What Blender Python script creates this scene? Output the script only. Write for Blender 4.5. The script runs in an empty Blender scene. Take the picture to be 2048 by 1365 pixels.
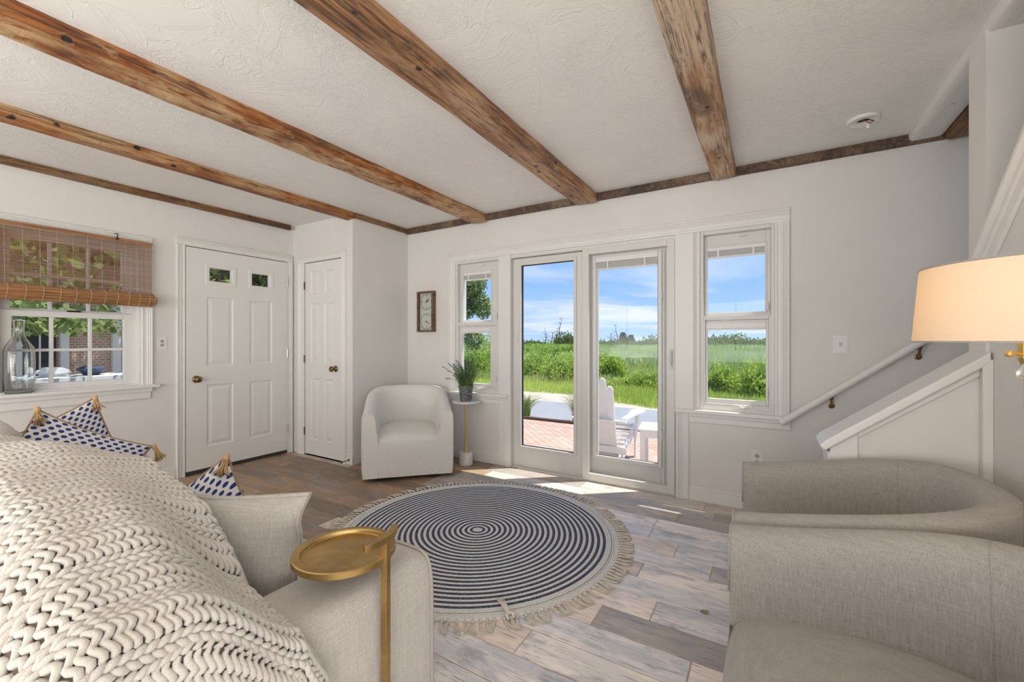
import bpy, math, random
import numpy as np
from mathutils import Vector, Matrix
R = math.radians
SC = bpy.context.scene
COL = SC.collection
rnd = random.Random(7)

# ------------------------------------------------------------------ camera, sky, sun, exposure
cd = bpy.data.cameras.new('camera')
cam = bpy.data.objects.new('camera', cd); COL.objects.link(cam)
cd.sensor_width = 36.0; cd.lens = 847.0 / 2048 * 36
cd.clip_start = 0.05; cd.clip_end = 800
cam.location = (0, 0, 1.19); cam.rotation_euler = (R(90), 0, math.asin(0.5165755))
SC.camera = cam
vs = SC.view_settings
vs.view_transform = 'Standard'; vs.look = 'None'; vs.gamma = 1; vs.exposure = -0.12; vs.use_curve_mapping = False

W = bpy.data.worlds.new('sky'); SC.world = W; W.use_nodes = True
nt = W.node_tree; N = nt.nodes; L = nt.links
for n in list(N): N.remove(n)
def wn(t, **k):
    n = N.new(t)
    for a, b in k.items(): setattr(n, a, b)
    return n
out = wn('ShaderNodeOutputWorld'); bg = wn('ShaderNodeBackground'); L.new(bg.outputs[0], out.inputs[0])
tc = wn('ShaderNodeTexCoord'); sp = wn('ShaderNodeSeparateXYZ'); L.new(tc.outputs['Generated'], sp.inputs[0])
cr = wn('ShaderNodeValToRGB'); L.new(sp.outputs[2], cr.inputs[0])
el = cr.color_ramp.elements
el[0].position = 0.0; el[0].color = (0.46, 0.66, 0.95, 1)
el[1].position = 1.0; el[1].color = (0.10, 0.25, 0.66, 1)
for p, c in ((0.06, (0.42, 0.63, 0.96, 1)), (0.14, (0.29, 0.53, 0.95, 1)), (0.30, (0.20, 0.44, 0.92, 1))):
    e = el.new(p); e.color = c
# clouds on a flat layer overhead: direction / (z + k)
ad = wn('ShaderNodeMath', operation='ADD'); L.new(sp.outputs[2], ad.inputs[0]); ad.inputs[1].default_value = 0.055
dv = wn('ShaderNodeVectorMath', operation='DIVIDE'); cb = wn('ShaderNodeCombineXYZ')
for i in range(3): L.new(ad.outputs[0], cb.inputs[i])
L.new(tc.outputs['Generated'], dv.inputs[0]); L.new(cb.outputs[0], dv.inputs[1])
ns = wn('ShaderNodeTexNoise'); L.new(dv.outputs[0], ns.inputs['Vector'])
ns.inputs['Scale'].default_value = 0.34; ns.inputs['Detail'].default_value = 9; ns.inputs['Roughness'].default_value = 0.55
ns.inputs['Distortion'].default_value = 0.5
rp = wn('ShaderNodeMapRange'); L.new(ns.outputs[0], rp.inputs[0])
rp.inputs[1].default_value = 0.46; rp.inputs[2].default_value = 0.62
fd = wn('ShaderNodeMapRange'); L.new(sp.outputs[2], fd.inputs[0])
fd.inputs[1].default_value = 0.30; fd.inputs[2].default_value = 0.09; fd.inputs[3].default_value = 0.12; fd.inputs[4].default_value = 0.92
ml = wn('ShaderNodeMath', operation='MULTIPLY'); L.new(rp.outputs[0], ml.inputs[0]); L.new(fd.outputs[0], ml.inputs[1])
mx = wn('ShaderNodeMix', data_type='RGBA'); L.new(ml.outputs[0], mx.inputs[0]); L.new(cr.outputs[0], mx.inputs[6])
mx.inputs[7].default_value = (0.80, 0.85, 1.0, 1)
L.new(mx.outputs[2], bg.inputs[0]); bg.inputs[1].default_value = 1.2

sd = bpy.data.lights.new('sun', 'SUN'); sun = bpy.data.objects.new('sun', sd); COL.objects.link(sun)
sd.energy = 6.8; sd.angle = R(0.6); sd.color = (1.0, 0.96, 0.9)
sun.rotation_euler = Vector((-0.53, -0.43, -1.92)).to_track_quat('-Z', 'Y').to_euler()

def area(name, loc, to, sx, sy, power, color=(1, 1, 1)):
    d = bpy.data.lights.new(name, 'AREA'); o = bpy.data.objects.new(name, d); COL.objects.link(o)
    d.shape = 'RECTANGLE'; d.size = sx; d.size_y = sy; d.energy = power; d.color = color
    o.location = loc; o.rotation_euler = (Vector(to) - Vector(loc)).to_track_quat('-Z', 'Y').to_euler()
    return o
# added fill lights outside the unseen rear and side openings, standing in for daylight
area('rear_fill_light', (-3.0, -3.66, 1.4), (-3.0, 0, 2.5), 1.7, 1.4, 44, (1.0, 0.975, 0.935))
area('rear_fill_light', (-0.6, -3.66, 1.4), (-0.6, 0, 2.5), 1.7, 1.4, 44, (1.0, 0.975, 0.935))
area('rear_fill_light', (1.8, -3.66, 1.4), (1.8, 0, 2.5), 1.7, 1.4, 40, (1.0, 0.975, 0.935))
area('side_fill_light', (3.16, -1.5, 1.4), (0, -1.0, 2.2), 2.2, 1.4, 44, (1.0, 0.975, 0.935))
# added fill lights: unseen panels behind the camera, turned up to brighten the ceiling
area('ceiling_fill_light', (-1.9, -1.3, 0.95), (-1.9, 0.2, 3.2), 1.6, 1.2, 33, (1.0, 0.98, 0.95))
area('ceiling_fill_light', (1.2, -1.6, 0.95), (0.2, 0.6, 3.2), 1.4, 1.2, 23, (1.0, 0.98, 0.95))

# ------------------------------------------------------------------ helpers
class MB:
    def __init__(s): s.v = []; s.f = []; s.m = []; s.c = None
    def add(s, vs_, fs, mi=0):
        b = len(s.v); s.v.extend(tuple(q) for q in vs_)
        for f in fs: s.f.append(tuple(i + b for i in f)); s.m.append(mi)
        return s
    def box(s, x0, x1, y0, y1, z0, z1, mi=0):
        v = [(x, y, z) for z in (z0, z1) for y in (y0, y1) for x in (x0, x1)]
        return s.add(v, [(0, 2, 3, 1), (4, 5, 7, 6), (0, 1, 5, 4), (2, 6, 7, 3), (0, 4, 6, 2), (1, 3, 7, 5)], mi)
    def prism(s, poly, axis, a0, a1, mi=0):
        # poly: 2D points; axis 'x': (y,z) extruded along x, 'y': (x,z), 'z': (x,y)
        def P(p, a):
            return {'x': (a, p[0], p[1]), 'y': (p[0], a, p[1]), 'z': (p[0], p[1], a)}[axis]
        n = len(poly); v = [P(p, a0) for p in poly] + [P(p, a1) for p in poly]
        f = [tuple(range(n))[::-1], tuple(range(n, 2 * n))] + [(i, (i + 1) % n, n + (i + 1) % n, n + i) for i in range(n)]
        return s.add(v, f, mi)
    def tube(s, pts, r, n=10, mi=0, cap=True, closed=False, flat=1.0):
        pts = [Vector(p) for p in pts]; m = len(pts)
        rr = r if hasattr(r, '__len__') else [r] * m
        vs_ = []; up = None
        for i in range(m):
            if closed: t = pts[(i + 1) % m] - pts[i - 1]
            else: t = pts[min(i + 1, m - 1)] - pts[max(i - 1, 0)]
            if t.length < 1e-9: t = Vector((0, 0, 1))
            t.normalize()
            if up is None:
                up = Vector((0, 0, 1)) if abs(t.z) < 0.9 else Vector((1, 0, 0))
            up = up - t * up.dot(t)
            if up.length < 1e-6: up = t.orthogonal()
            up.normalize(); sd_ = t.cross(up)
            for k in range(n):
                a = 2 * math.pi * k / n
                vs_.append(pts[i] + sd_ * (math.cos(a) * rr[i]) + up * (math.sin(a) * rr[i] * flat))
        fs = []
        for i in range(m if closed else m - 1):
            j = (i + 1) % m
            for k in range(n):
                q = (k + 1) % n
                fs.append((i * n + k, i * n + q, j * n + q, j * n + k))
        if cap and not closed:
            fs.append(tuple(range(n))[::-1]); fs.append(tuple((m - 1) * n + k for k in range(n)))
        return s.add(vs_, fs, mi)
    def lathe(s, prof, n=32, c=(0, 0, 0), mi=0, axis='z', cap=True):
        vs_ = []
        for r, h in prof:
            for k in range(n):
                a = 2 * math.pi * k / n; x, y = r * math.cos(a), r * math.sin(a)
                p = {'z': (x, y, h), 'x': (h, x, y), 'y': (y, h, x)}[axis]
                vs_.append((p[0] + c[0], p[1] + c[1], p[2] + c[2]))
        m = len(prof)
        fs = [(i * n + k, i * n + (k + 1) % n, (i + 1) * n + (k + 1) % n, (i + 1) * n + k) for i in range(m - 1) for k in range(n)]
        if cap:
            fs.append(tuple(range(n))[::-1]); fs.append(tuple((m - 1) * n + k for k in range(n)))
        return s.add(vs_, fs, mi)
    def grid(s, fn, nu, nv, mi=0, cu=False, cv=False):
        vs_ = [fn(i / (nu if cu else nu - 1), j / (nv if cv else nv - 1)) for i in range(nu) for j in range(nv)]
        fs = []
        for i in range(nu if cu else nu - 1):
            for j in range(nv if cv else nv - 1):
                a, b = (i + 1) % nu, (j + 1) % nv
                fs.append((i * nv + j, a * nv + j, a * nv + b, i * nv + b))
        return s.add(vs_, fs, mi)
    def xf(s, M, start=0):
        for i in range(start, len(s.v)): s.v[i] = tuple(M @ Vector(s.v[i]))
        return s
    def build(s, name, mats, parent=None, smooth=False, bevel=0.0, seg=2, sub=0, auto=None):
        me = bpy.data.meshes.new(name)
        me.from_pydata([tuple(q) for q in s.v], [], s.f)
        mats = mats if isinstance(mats, (list, tuple)) else [mats]
        for m in mats: me.materials.append(m)
        if len(mats) > 1: me.polygons.foreach_set('material_index', s.m)
        if smooth: me.polygons.foreach_set('use_smooth', [True] * len(me.polygons))
        me.update()
        o = bpy.data.objects.new(name, me); COL.objects.link(o)
        if bevel:
            b = o.modifiers.new('bevel', 'BEVEL'); b.width = bevel; b.segments = seg; b.limit_method = 'ANGLE'; b.angle_limit = R(35)
        if sub:
            b = o.modifiers.new('sub', 'SUBSURF'); b.levels = sub; b.render_levels = sub
        if parent is not None: o.parent = parent
        return o

def face_normals_out(o):
    import bmesh
    bm = bmesh.new(); bm.from_mesh(o.data); bmesh.ops.recalc_face_normals(bm, faces=bm.faces); bm.to_mesh(o.data); bm.free()

def smooth_angle(o, deg=40):
    me = o.data
    me.polygons.foreach_set('use_smooth', [True] * len(me.polygons))
    import bmesh
    bm = bmesh.new(); bm.from_mesh(me)
    for e in bm.edges:
        if len(e.link_faces) == 2 and e.calc_face_angle(0) > R(deg): e.smooth = False
    bm.to_mesh(me); bm.free()
    return o

def tag(o, label=None, cat=None, group=None, kind=None):
    if label: o['label'] = label
    if cat: o['category'] = cat
    if group: o['group'] = group
    if kind: o['kind'] = kind
    return o
def struct(o): o['kind'] = 'structure'; return o
def empty(name, loc=(0, 0, 0), rz=0):
    o = bpy.data.objects.new(name, None); COL.objects.link(o); o.location = loc; o.rotation_euler = (0, 0, rz)
    o.empty_display_size = 0.1
    return o
def kids(o): return [c for c in bpy.data.objects if c.parent == o]
def copy_tree(o, parent=None):
    c = o.copy(); COL.objects.link(c)
    c.parent = parent
    for ch in kids(o): copy_tree(ch, c)
    return c

# ------------------------------------------------------------------ materials
class G:
    """tiny node graph helper"""
    def __init__(s, name):
        s.m = bpy.data.materials.new(name); s.m.use_nodes = True
        s.t = s.m.node_tree
        for n in list(s.t.nodes): s.t.nodes.remove(n)
        s.o = s.t.nodes.new('ShaderNodeOutputMaterial'); s.b = s.t.nodes.new('ShaderNodeBsdfPrincipled')
        s.t.links.new(s.b.outputs[0], s.o.inputs[0])
    def n(s, t, ins=None, **k):
        x = s.t.nodes.new(t)
        for a, b in k.items(): setattr(x, a, b)
        for a, b in (ins or {}).items(): s.set(x.inputs[a], b)
        return x
    def set(s, sock, v):
        if isinstance(v, bpy.types.NodeSocket): s.t.links.new(v, sock)
        elif hasattr(v, 'outputs'): s.t.links.new(v.outputs[0], sock)
        else:
            if isinstance(v, tuple) and len(v) == 3 and sock.type == 'RGBA': v = v + (1,)
            sock.default_value = v
    def math(s, op, a, b=0.0, c=None):
        x = s.n('ShaderNodeMath', operation=op); s.set(x.inputs[0], a); s.set(x.inputs[1], b)
        if c is not None: s.set(x.inputs[2], c)
        return x.outputs[0]
    def coord(s, w='Object'): return s.n('ShaderNodeTexCoord').outputs[w]
    def mapping(s, v, scale=(1, 1, 1), rot=(0, 0, 0), loc=(0, 0, 0)):
        return s.n('ShaderNodeMapping', {'Vector': v, 'Scale': scale, 'Rotation': rot, 'Location': loc}).outputs[0]
    def noise(s, v, scale, detail=4, rough=0.5, dist=0.0, out=0):
        return s.n('ShaderNodeTexNoise', {'Vector': v, 'Scale': scale, 'Detail': detail, 'Roughness': rough, 'Distortion': dist}).outputs[out]
    def ramp(s, v, stops, interp='LINEAR'):
        x = s.n('ShaderNodeValToRGB'); s.set(x.inputs[0], v); e = x.color_ramp.elements; x.color_ramp.interpolation = interp
        while len(e) > 1: e.remove(e[-1])
        e[0].position = stops[0][0]; e[0].color = tuple(stops[0][1]) + (1,) if not isinstance(stops[0][1], float) else (stops[0][1],) * 3 + (1,)
        for p, c in stops[1:]:
            q = e.new(p); q.color = (tuple(c) + (1,)) if not isinstance(c, float) else (c, c, c, 1)
        return x.outputs[0]
    def mix(s, f, a, b, mode='MIX'):
        x = s.n('ShaderNodeMix', data_type='RGBA', blend_type=mode); s.set(x.inputs[0], f); s.set(x.inputs[6], a); s.set(x.inputs[7], b)
        return x.outputs[2]
    def rng(s, v, a, b, c=0.0, d=1.0):
        return s.n('ShaderNodeMapRange', {0: v, 1: a, 2: b, 3: c, 4: d}).outputs[0]
    def bump(s, h, dist=0.01, strength=1.0, normal=None):
        x = s.n('ShaderNodeBump', {'Height': h, 'Distance': dist, 'Strength': strength})
        if normal is not None: s.set(x.inputs['Normal'], normal)
        return x.outputs[0]
    def fin(s, color=None, rough=None, metal=None, normal=None, **k):
        for nm, v in (('Base Color', color), ('Roughness', rough), ('Metallic', metal), ('Normal', normal)):
            if v is not None: s.set(s.b.inputs[nm], v)
        for a, v in k.items(): s.set(s.b.inputs[a.replace('_', ' ')], v)
        return s.m

def simple(name, color, rough=0.5, metal=0.0, bscale=0, bdist=0.0, cvar=0.0, **k):
    g = G(name); c = color
    if cvar or bscale: co = g.coord()
    if cvar:
        nz = g.noise(co, 6.0, 4)
        c = g.mix(g.rng(nz, 0.3, 0.7), tuple(x * (1 - cvar) for x in color), tuple(min(1, x * (1 + cvar)) for x in color))
    nm = g.bump(g.noise(co, bscale, 3), bdist) if bscale else None
    return g.fin(c, rough, metal, nm, **k)

M = {}
M['wall'] = simple('wall_paint', (0.79, 0.765, 0.725), 0.62, bscale=60, bdist=0.0006, cvar=0.012)
M['trim'] = simple('trim_paint', (0.83, 0.815, 0.78), 0.38, cvar=0.01)
M['vinyl'] = simple('window_frame_paint', (0.74, 0.725, 0.69), 0.35)
M['vinylgrey'] = simple('inset_door_paint', (0.66, 0.66, 0.63), 0.4, cvar=0.04)
M['white'] = simple('white_plastic', (0.84, 0.83, 0.80), 0.35)
M['gasket'] = simple('dark_gasket', (0.04, 0.04, 0.04), 0.6)
M['steel'] = simple('steel', (0.62, 0.63, 0.63), 0.3, 1.0)
M['black'] = simple('black_iron', (0.02, 0.018, 0.016), 0.5, 0.2)
M['oldbrass'] = simple('antique_brass', (0.23, 0.16, 0.07), 0.32, 1.0, cvar=0.15)
g = G('ceiling_plaster'); co = g.coord()
n1 = g.noise(g.mapping(co, (1, 1, 1)), 3.2, 6, 0.6, 1.6); n2 = g.noise(co, 22, 5, 0.6, 2.2)
rid = g.ramp(n1, [(0.0, 0.5), (0.44, 0.5), (0.49, 0.9), (0.505, 0.1), (0.55, 0.5), (1.0, 0.5)])
msk = g.rng(g.noise(co, 1.7, 2), 0.42, 0.58)
rid2 = g.ramp(n2, [(0.0, 0.3), (0.45, 0.3), (0.5, 0.9), (0.53, 0.35), (1.0, 0.3)])
h = g.math('ADD', g.math('MULTIPLY', g.math('MULTIPLY', rid, 0.8), 1.0), g.math('MULTIPLY', g.math('MULTIPLY', rid2, msk), 0.8))
h = g.math('ADD', h, g.math('MULTIPLY', n1, 0.6))
M['ceiling'] = g.fin((0.88, 0.865, 0.83), 0.7, normal=g.bump(h, 0.0034, 0.6))
g = G('painted_rough_timber'); co = g.coord()
nz = g.noise(g.mapping(co, (6, 0.8, 6)), 5, 5, 0.6, 0.6)
chip = g.rng(g.noise(g.mapping(co, (1, 0.5, 1)), 26, 4, 0.6), 0.70, 0.72)
M['painted_wood'] = g.fin(g.mix(chip, (0.80, 0.785, 0.755), (0.16, 0.12, 0.08)), 0.6, normal=g.bump(nz, 0.004))

def wood_beam(name, base, mid, dark, pale, seed, under=None):
    g = G(name); co = g.coord()
    m = g.mapping(co, (9, 0.7, 9), loc=(seed, seed * 1.7, 0))
    grain = g.noise(m, 3.0, 8, 0.62, 1.2)
    fine = g.noise(g.mapping(co, (60, 2.2, 60), loc=(seed, 0, 0)), 3.0, 4, 0.6, 0.3)
    big = g.noise(g.mapping(co, (2.2, 0.9, 2.2), loc=(0, seed * 3.1, seed)), 1.6, 3)
    c = g.ramp(grain, [(0.25, dark), (0.42, base), (0.55, mid), (0.75, pale)])
    c = g.mix(g.rng(big, 0.50, 0.60), c, g.mix(0.75, c, pale))
    c = g.mix(g.rng(big, 0.43, 0.36), c, g.mix(0.72, c, dark))
    c = g.mix(g.math('MULTIPLY', g.rng(fine, 0.5, 0.72), 0.55), c, dark)
    v = g.n('ShaderNodeTexVoronoi', {'Vector': g.mapping(co, (1, 0.75, 1), loc=(seed, 0, seed)), 'Scale': 11.0}).outputs['Distance']
    crk = g.noise(g.mapping(co, (16, 0.45, 16), loc=(seed, 2, 5)), 2.0, 5, 0.6, 0.8)
    c = g.mix(g.math('MULTIPLY', g.math('MULTIPLY', g.rng(crk, 0.47, 0.495), g.rng(crk, 0.53, 0.505)), 0.75), c, (0.03, 0.018, 0.01))
    pt = g.noise(g.mapping(co, (7, 3, 7), loc=(seed, 7, 1)), 2.2, 6, 0.7, 0.6)
    c = g.mix(g.math('MULTIPLY', g.rng(pt, 0.56, 0.70), 0.8), c, dark)
    c = g.mix(g.math('MULTIPLY', g.rng(pt, 0.44, 0.32), 0.6), c, pale)
    holes = g.math('MULTIPLY', g.rng(v, 0.17, 0.11), g.rng(g.noise(co, 3.1, 2), 0.44, 0.50))
    c = g.mix(holes, c, (0.02, 0.012, 0.008))
    saw = g.noise(g.mapping(co, (3, 60, 3)), 2.0, 2)
    if under is not None:      # the hewn underside has lost its finish and weathered pale
        zz = g.n('ShaderNodeSeparateXYZ', {0: co}).outputs[2]
        um = g.math('MULTIPLY', g.rng(zz, under + 0.003, under - 0.001), g.rng(big, 0.36, 0.46))
        c = g.mix(g.math('MULTIPLY', um, 0.8), c, g.ramp(pt, [(0.34, tuple(q * 1.25 for q in pale)), (0.5, tuple(q * 0.8 for q in pale)), (0.58, base), (0.68, dark)]))
    hh = g.math('ADD', g.math('MULTIPLY', grain, 1.0), g.math('MULTIPLY', fine, 0.35))
    hh = g.math('ADD', hh, g.math('MULTIPLY', saw, 0.25))
    return g.fin(c, 0.55, normal=g.bump(g.math('SUBTRACT', hh, holes), 0.006))
M['beam_pine'] = wood_beam('reclaimed_pale_beam', (0.42, 0.22, 0.10), (0.56, 0.33, 0.17), (0.13, 0.07, 0.04), (0.74, 0.60, 0.44), 1.3)
M['beam_brown'] = wood_beam('reclaimed_brown_beam', (0.31, 0.14, 0.055), (0.44, 0.23, 0.11), (0.07, 0.045, 0.035), (0.58, 0.37, 0.21), 5.1)
M['beam_orange'] = wood_beam('reclaimed_orange_beam', (0.32, 0.095, 0.018), (0.44, 0.165, 0.035), (0.06, 0.025, 0.013), (0.60, 0.40, 0.21), 9.4, 2.352)
M['beam_dark'] = wood_beam('dark_trim_timber', (0.11, 0.06, 0.035), (0.17, 0.10, 0.06), (0.04, 0.025, 0.018), (0.28, 0.19, 0.12), 3.3)
M['beam_rust'] = wood_beam('rust_brown_trim_timber', (0.17, 0.075, 0.02), (0.24, 0.11, 0.035), (0.05, 0.028, 0.015), (0.32, 0.19, 0.09), 7.3)

# floor planks: tone per plank, with the room's light put in, as a colour attribute, grain from position
g = G('wood_look_plank'); co = g.coord()
at = g.n('ShaderNodeAttribute', attribute_name='tone'); of = g.n('ShaderNodeAttribute', attribute_name='shift')
v = g.n('ShaderNodeVectorMath', operation='ADD'); g.set(v.inputs[0], co); g.set(v.inputs[1], of.outputs['Vector'])
grain = g.noise(g.mapping(v.outputs[0], (1.6, 26, 1)), 2.4, 7, 0.6, 0.9)
fine = g.noise(g.mapping(v.outputs[0], (3.2, 75, 1)), 2.2, 4, 0.65, 0.4)
pat = g.noise(g.mapping(v.outputs[0], (2.0, 7, 1)), 1.5, 5, 0.65, 0.5)
pat2 = g.noise(g.mapping(v.outputs[0], (2.2, 5, 1), loc=(9, 3, 0)), 1.7, 5, 0.7, 0.3)
c = g.mix(g.rng(pat, 0.42, 0.62), at.outputs['Color'], g.mix(1.0, at.outputs['Color'], (1.38, 1.30, 1.22), 'MULTIPLY'))
c = g.mix(g.rng(pat2, 0.52, 0.66), c, g.mix(0.6, c, (0.30, 0.315, 0.36)))
c = g.mix(g.rng(grain, 0.35, 0.75), c, g.mix(1.0, c, (1.16, 1.13, 1.10), 'MULTIPLY'))
c = g.mix(g.math('MULTIPLY', g.rng(fine, 0.56, 0.66), 0.6), c, (0.12, 0.095, 0.085))
scr = g.rng(g.noise(g.mapping(v.outputs[0], (9, 14, 1)), 2.6, 6, 0.7, 1.0), 0.655, 0.675)
c = g.mix(g.math('MULTIPLY', scr, 0.6), c, (0.62, 0.57, 0.50))
hh = g.math('SUBTRACT', g.math('MULTIPLY', grain, 0.7), g.math('MULTIPLY', fine, 0.6))
M['plank'] = g.fin(c, 0.42, normal=g.bump(hh, 0.0022, 0.8))
M['grout'] = simple('tan_grout', (0.50, 0.40, 0.30), 0.8)

def fabric(name, c0, c1, weave=420, slub=True, rough=0.9, herring=False):
    g = G(name); co = g.coord()
    w1 = g.n('ShaderNodeTexWave', {'Vector': g.mapping(co, (1, 1, 0.15)), 'Scale': weave * 0.16, 'Distortion': 1.5, 'Detail': 2.0, 'Detail Scale': 2.0}).outputs['Fac']
    fine = g.noise(co, weave, 2, 0.6)
    vert = g.noise(g.mapping(co, (1, 1, 0.05)), 330 if slub else 300, 3, 0.7)
    hor = g.noise(g.mapping(co, (0.05, 0.05, 1)), 300, 3, 0.6)
    big = g.noise(co, 3.0, 3)
    t = g.math('ADD', g.math('MULTIPLY', vert, 0.55), g.math('MULTIPLY', hor, 0.30))
    t = g.math('ADD', t, g.math('MULTIPLY', fine, 0.35))
    t = g.math('ADD', t, g.math('MULTIPLY', big, 0.1))
    c = g.mix(g.rng(t, 0.50, 0.82), c0, c1)
    return g.fin(c, rough, normal=g.bump(g.math('ADD', g.math('MULTIPLY', fine, 0.7), g.math('MULTIPLY', vert, 0.5)), 0.0016, 0.8), Sheen_Weight=0.25)
M['linen_white'] = fabric('white_linen', (0.78, 0.755, 0.70), (0.90, 0.88, 0.83))
M['linen_grey'] = fabric('grey_linen', (0.285, 0.265, 0.235), (0.46, 0.435, 0.395))
M['sofa'] = fabric('beige_sofa_weave', (0.44, 0.41, 0.365), (0.64, 0.605, 0.55), slub=False)
M['piping'] = simple('fabric_piping', (0.42, 0.38, 0.33), 0.9)
g = G('chunky_wool'); co = g.coord()
fi = g.noise(co, 420, 4, 0.7); nz = g.noise(co, 7, 2)
c = g.mix(g.rng(nz, 0.35, 0.65), (0.73, 0.68, 0.60), (0.80, 0.76, 0.69))
c = g.mix(g.rng(fi, 0.35, 0.65), g.mix(0.25, c, (0.4, 0.33, 0.26)), c)
M['wool'] = g.fin(c, 0.95, normal=g.bump(fi, 0.0018), Sheen_Weight=0.3)
M['gap_shade'] = simple('shaded_gap_wool', (0.36, 0.29, 0.22), 1.0)  # dark brown for the sheet under the stitches: shade of the gaps as colour
# block-printed blue dots on white cotton (UV in metres)
def dots(name, sx, sy, ang, col=(0.02, 0.045, 0.20)):
    g = G(name); uv = g.coord('UV')
    nz = g.noise(uv, 60, 2, out=1)
    vv = g.n('ShaderNodeMix', data_type='VECTOR'); g.set(vv.inputs[0], 0.0035); g.set(vv.inputs[4], uv); g.set(vv.inputs[5], nz)
    s_ = g.n('ShaderNodeSeparateXYZ', {0: vv.outputs[1]})
    x = g.math('DIVIDE', s_.outputs[0], sx); y = g.math('DIVIDE', s_.outputs[1], sy)
    row = g.math('FLOOR', y); odd = g.math('MULTIPLY', g.math('MODULO', g.math('ABSOLUTE', row), 2.0), 0.5)
    fx = g.math('SUBTRACT', g.math('FRACT', g.math('ADD', x, odd)), 0.5); fy = g.math('SUBTRACT', g.math('FRACT', y), 0.5)
    fx = g.math('MULTIPLY', fx, sx * 100); fy = g.math('MULTIPLY', fy, sy * 100)
    ca, sa = math.cos(ang), math.sin(ang)
    rx = g.math('ADD', g.math('MULTIPLY', fx, ca), g.math('MULTIPLY', fy, sa)); ry = g.math('SUBTRACT', g.math('MULTIPLY', fy, ca), g.math('MULTIPLY', fx, sa))
    d = g.math('ADD', g.math('POWER', g.math('DIVIDE', rx, 0.92), 2.0), g.math('POWER', g.math('DIVIDE', ry, 0.62), 2.0))
    d = g.math('ADD', d, g.math('MULTIPLY', g.noise(uv, 300, 2), 0.5))
    f = g.rng(d, 1.25, 1.1)
    c = g.mix(f, (0.82, 0.81, 0.80), col)
    return g.fin(c, 0.85, normal=g.bump(g.noise(g.coord(), 500, 2), 0.0006))
M['dots'] = dots('blue_spotted_cotton', 0.030, 0.0165, 0.3)
M['jute'] = simple('jute_cord', (0.42, 0.27, 0.15), 0.9, bscale=300, bdist=0.001, cvar=0.2)
M['tassel'] = simple('tan_tassel_thread', (0.55, 0.36, 0.18), 0.9, cvar=0.25)
M['fringe'] = simple('cotton_fringe', (0.76, 0.70, 0.60), 0.95, bscale=400, bdist=0.001, cvar=0.12)
g = G('braided_rug'); co = g.coord(); s_ = g.n('ShaderNodeSeparateXYZ', {0: co})
r_ = g.math('SQRT', g.math('ADD', g.math('POWER', s_.outputs[0], 2.0), g.math('POWER', s_.outputs[1], 2.0)))
an = g.math('ARCTAN2', s_.outputs[1], s_.outputs[0])
q = g.math('DIVIDE', g.math('SUBTRACT', r_, 0.030), 0.0335)
fr = g.math('FRACT', q)
navy = g.math('MULTIPLY', g.rng(fr, 0.02, 0.05), g.rng(fr, 0.56, 0.53))
navy = g.math('MULTIPLY', navy, g.math('MULTIPLY', g.rng(r_, 0.029, 0.031), g.rng(r_, 0.803, 0.801)))
br = g.n('ShaderNodeCombineXYZ', {0: g.math('MULTIPLY', r_, 60.0), 1: g.math('MULTIPLY', an, 60.0), 2: 0.0})
tw = g.noise(co, 260, 2); tw2 = g.noise(co, 120, 2)
nv = g.mix(g.rng(tw, 0.42, 0.62), (0.020, 0.028, 0.055), (0.13, 0.16, 0.23)); cw = g.mix(g.rng(tw2, 0.4, 0.6), (0.72, 0.70, 0.66), (0.86, 0.84, 0.79))
M['rug'] = g.fin(g.mix(navy, cw, nv), 0.95, normal=g.bump(tw, 0.002))
g = G('brushed_brass'); co = g.coord(); s_ = g.n('ShaderNodeSeparateXYZ', {0: co})
bn = g.noise(g.mapping(co, (1, 1, 1)), 9, 6, 0.7)
M['brass'] = g.fin(g.mix(g.rng(bn, 0.35, 0.65), (0.42, 0.28, 0.10), (0.58, 0.42, 0.19)), g.rng(bn, 0.3, 0.7, 0.30, 0.48), 1.0, Anisotropic=0.75)
M['polished_brass'] = simple('polished_brass', (0.85, 0.60, 0.22), 0.22, 1.0)
g = G('white_marble'); co = g.coord(); nz = g.noise(co, 14, 6, 0.6, 2.0)
M['marble'] = g.fin(g.mix(g.rng(nz, 0.48, 0.52), (0.80, 0.80, 0.78), (0.70, 0.71, 0.70)), 0.25)
def glass(name, color=(0.97, 0.985, 0.98), thick=False):
    g = G(name)
    if thick:
        return g.fin(color, 0.03, 0.0, Transmission_Weight=1.0, IOR=1.48)
    tr = g.n('ShaderNodeBsdfTransparent', {0: color}); gl = g.n('ShaderNodeBsdfGlossy', {'Roughness': 0.02})
    lw = g.n('ShaderNodeLayerWeight', {'Blend': 0.5}); mx = g.n('ShaderNodeMixShader')
    g.set(mx.inputs[0], g.math('ADD', g.math('MULTIPLY', g.math('POWER', lw.outputs['Facing'], 5.0), 0.22), 0.012)); g.t.links.new(tr.outputs[0], mx.inputs[1]); g.t.links.new(gl.outputs[0], mx.inputs[2])
    g.t.links.new(mx.outputs[0], g.o.inputs[0]); g.t.nodes.remove(g.b)
    return g.m
M['pane'] = glass('window_glass')
M['bottleglass'] = glass('recycled_bottle_glass', (0.965, 0.99, 0.982), True)
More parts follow.
